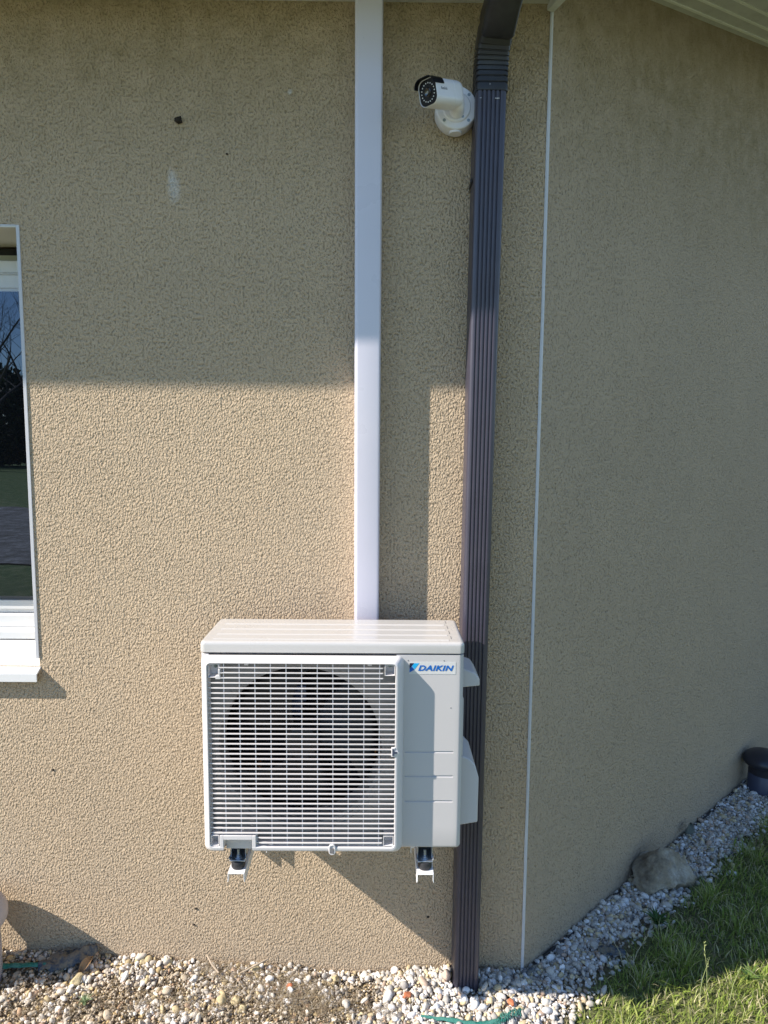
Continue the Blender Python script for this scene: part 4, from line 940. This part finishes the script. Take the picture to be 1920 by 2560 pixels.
def drygrass():
    X = []; Y = []
    for cx_, cy_, sx_, sy_, n in ((-.36, -.115, .10, .040, 800), (-.19, -.150, .08, .04, 900), (-.60, -.185, .12, .025, 350), (-.95, -.20, .12, .03, 200), (-.50, -.045, .05, .02, 250), (.02, -.175, .06, .03, 150), (-.28, -.06, .06, .03, 300), (-.75, -.26, .5, .06, 400)):
        X.append(rng.normal(cx_, sx_, n)); Y.append(rng.normal(cy_, sy_, n))
    x = np.concatenate(X); y = np.minimum(np.concatenate(Y), -.012); n = len(x); q = rng.random(n)[:, None]
    col = np.where(q < .5, (.26, .20, .13), (.42, .35, .24)) * rng.uniform(.6, 1.15, n)[:, None]
    return blades('dry_grass', x, y, g(x, y) + .006 + rng.uniform(0, .006, n), rng.uniform(.012, .038, n), rng.uniform(.0006, .0013, n), rng.uniform(.7, 1.2, n), rng.uniform(0, 6.28, n), col, M['straw'], flat=True)
tag(drygrass(), 'matted brown dry grass roots over the pebbles under the outdoor unit', 'dry grass', kind='stuff')
# little weed
def weed(loc, label, n=22, s_=.018, col=(.16, .24, .10), grp=None):
    x = np.full(n, loc[0]) + rng.normal(0, .003, n); y = np.full(n, loc[1]) + rng.normal(0, .003, n)
    o = blades('weed', x, y, np.full(n, loc[2]), rng.uniform(.6, 1.2, n) * s_, np.full(n, s_ * .28), rng.uniform(.6, 1.4, n), np.linspace(0, 6.28, n) * 3, np.tile(col, (n, 1)) * rng.uniform(.8, 1.2, n)[:, None], M['grass'], seg=3)
    return tag(o, label, 'weed', grp)
weed(gp(-.845, -.200, .012), 'tiny grey green weed in the gravel at the lower left', 26, .022, (.25, .33, .17), 'small weeds')
weed((.985, .225, .004), 'broad leaved weed in shade at the inner edge of the lawn', 30, .045, (.07, .14, .04), 'small weeds')
weed((1.18, -.03, .004), 'broad leaved weed in the sunlit lawn at the right', 26, .040, (.15, .24, .06), 'small weeds')
# tall seed stalks
for i, (x, y, h_, dx_, dy_, lab) in enumerate(((.985, -.105, .15, .02, -.01, 'tall green grass stalk, leftmost of the sunlit stalks at the right'), (1.02, -.085, .17, -.015, .01, 'tallest sunlit grass stalk leaning slightly left'), (1.07, -.12, .13, .03, .0, 'sunlit grass stalk at the far right leaning outward'), (.80, .02, .11, -.05, .02, 'pale dry stalk in the shaded grass, leaning left'), (.83, .03, .10, .05, .01, 'pale dry stalk in the shaded grass, leaning right'))):
    m = MB(); m.tube([(x, y, 0), (x + dx_ * .3, y + dy_ * .3, h_ * .5), (x + dx_, y + dy_, h_)], [.0013, .0010, .0005], 5)
    for k_ in range(6):
        f_ = .72 + .05 * k_; p = Vector((x + dx_ * f_, y + dy_ * f_, h_ * f_)); d = Vector((random.uniform(-1, 1), random.uniform(-1, 1), 1.4)).normalized() * .010; m.tube([p, p + d * .5, p + d], [.0004, .0014, .0003], 5)
    tag(m.build('grass_stalk', simple('stalk', (.30, .34, .14) if i < 3 else (.40, .38, .26), .6), smooth=True), lab, 'grass stalk', 'seed stalks in the lawn')

# ---------------------------------------------------------------- garden behind the viewer (mirrored in the window)
def crown_mesh(name, c, rad, n, size, cols, mat, parent, shell=.55):
    d = rng.normal(size=(n, 3)); d /= np.linalg.norm(d, axis=1)[:, None]; r_ = rng.uniform(shell, 1, n) ** .6
    r_ *= 1 + .28 * np.array([mn.noise(tuple(v_ * 2.2 + c[0])) for v_ in d])
    P = d * r_[:, None] * np.array(rad) + np.array(c); P[:, 2] = np.maximum(P[:, 2], .15)
    a = rng.normal(size=(n, 3)); a /= np.linalg.norm(a, axis=1)[:, None]; b_ = np.cross(a, rng.normal(size=(n, 3))); b_ /= np.linalg.norm(b_, axis=1)[:, None]
    s_ = size * rng.uniform(.6, 1.4, n)[:, None]
    V = np.stack([P - a * s_, P + b_ * s_ * .5, P + a * s_, P - b_ * s_ * .5], 1).reshape(-1, 3); F = np.arange(n * 4).reshape(-1, 4)
    ci = rng.integers(0, len(cols), n); K = np.repeat(np.array(cols)[ci] * rng.uniform(.7, 1.2, n)[:, None], 4, 0)
    o = big_mesh(name, V, F, K, mat, False); o.parent = parent; return o
def shrub(x, y, h_, w_, label):
    r_ = empty('evergreen_shrub', (x, y, 0), label, 'shrub', 'evergreen shrubs closing the garden')
    m = MB(); m.tube([(0, 0, 0), (.05, 0, h_ * .4), (0, .05, h_ * .8)], [.12, .09, .03], 8); m.build('trunk', M['bark'], r_)
    crown_mesh('crown', (0, 0, h_ * .5), (w_, w_ * .8, h_ * .52), 9000, .17, [(.03, .05, .016), (.05, .075, .02), (.085, .075, .03)], M['foliage'], r_)
names = ['at the far left', 'left of the mirrored gap', 'in the middle of the hedge', 'right of the middle', 'at the far right', 'nearest the house side']
for i in range(6):
    shrub(-28 + i * 3.0, -38 + rng.uniform(-1, 1), rng.uniform(4.9, 6.0), 2.3, 'dark evergreen shrub closing the garden, ' + names[i])
def bare_tree(x, y, h_, seed, label):
    r0 = empty('bare_tree', (x, y, 0), label, 'tree', 'bare trees beyond the garden'); rd = random.Random(seed); tr = MB(); br = MB()
    def grow(mb, p, d, L_, r_, lv):
        pts = [p]; rads = [r_]; q = p.copy(); dd = d.copy()
        for k_ in range(4):
            dd = (dd + Vector((rd.uniform(-1, 1), rd.uniform(-1, 1), rd.uniform(-.2, .6))) * .16).normalized(); q = q + dd * L_ / 4; pts.append(q.copy()); rads.append(r_ * (1 - .14 * (k_ + 1)))
        mb.tube(pts, rads, 6 if lv < 2 else 3, False)
        if lv < 5:
            for k_ in range(rd.randint(3, 4) if lv < 3 else 3):
                i_ = rd.randint(2, 4) if lv else rd.randint(2, 4); ax = Vector((rd.uniform(-1, 1), rd.uniform(-1, 1), rd.uniform(-.1, .8))).normalized()
                grow(br, pts[i_], (dd * .55 + ax * .8).normalized(), L_ * rd.uniform(.55, .75), rads[i_] * .55, lv + 1)
    grow(tr, Vector((0, 0, -.1)), Vector((0, 0, 1)), h_ * .38, h_ * .016, 0)
    tr.build('trunk', M['bark'], r0, fix=False); br.build('crown', M['bark'], r0, fix=False)
for i, (x, y, h_) in enumerate(((-18.6, -31, 15), (-16.6, -33, 14), (-20.4, -33.5, 16), (-19.4, -36, 15))):
    bare_tree(x, y, h_, 60 + i, 'leafless tree beyond the lawn, ' + ['mirrored in the upper window pane', 'right of the mirrored one', 'left of the mirrored one', 'farthest right in the row'][i])
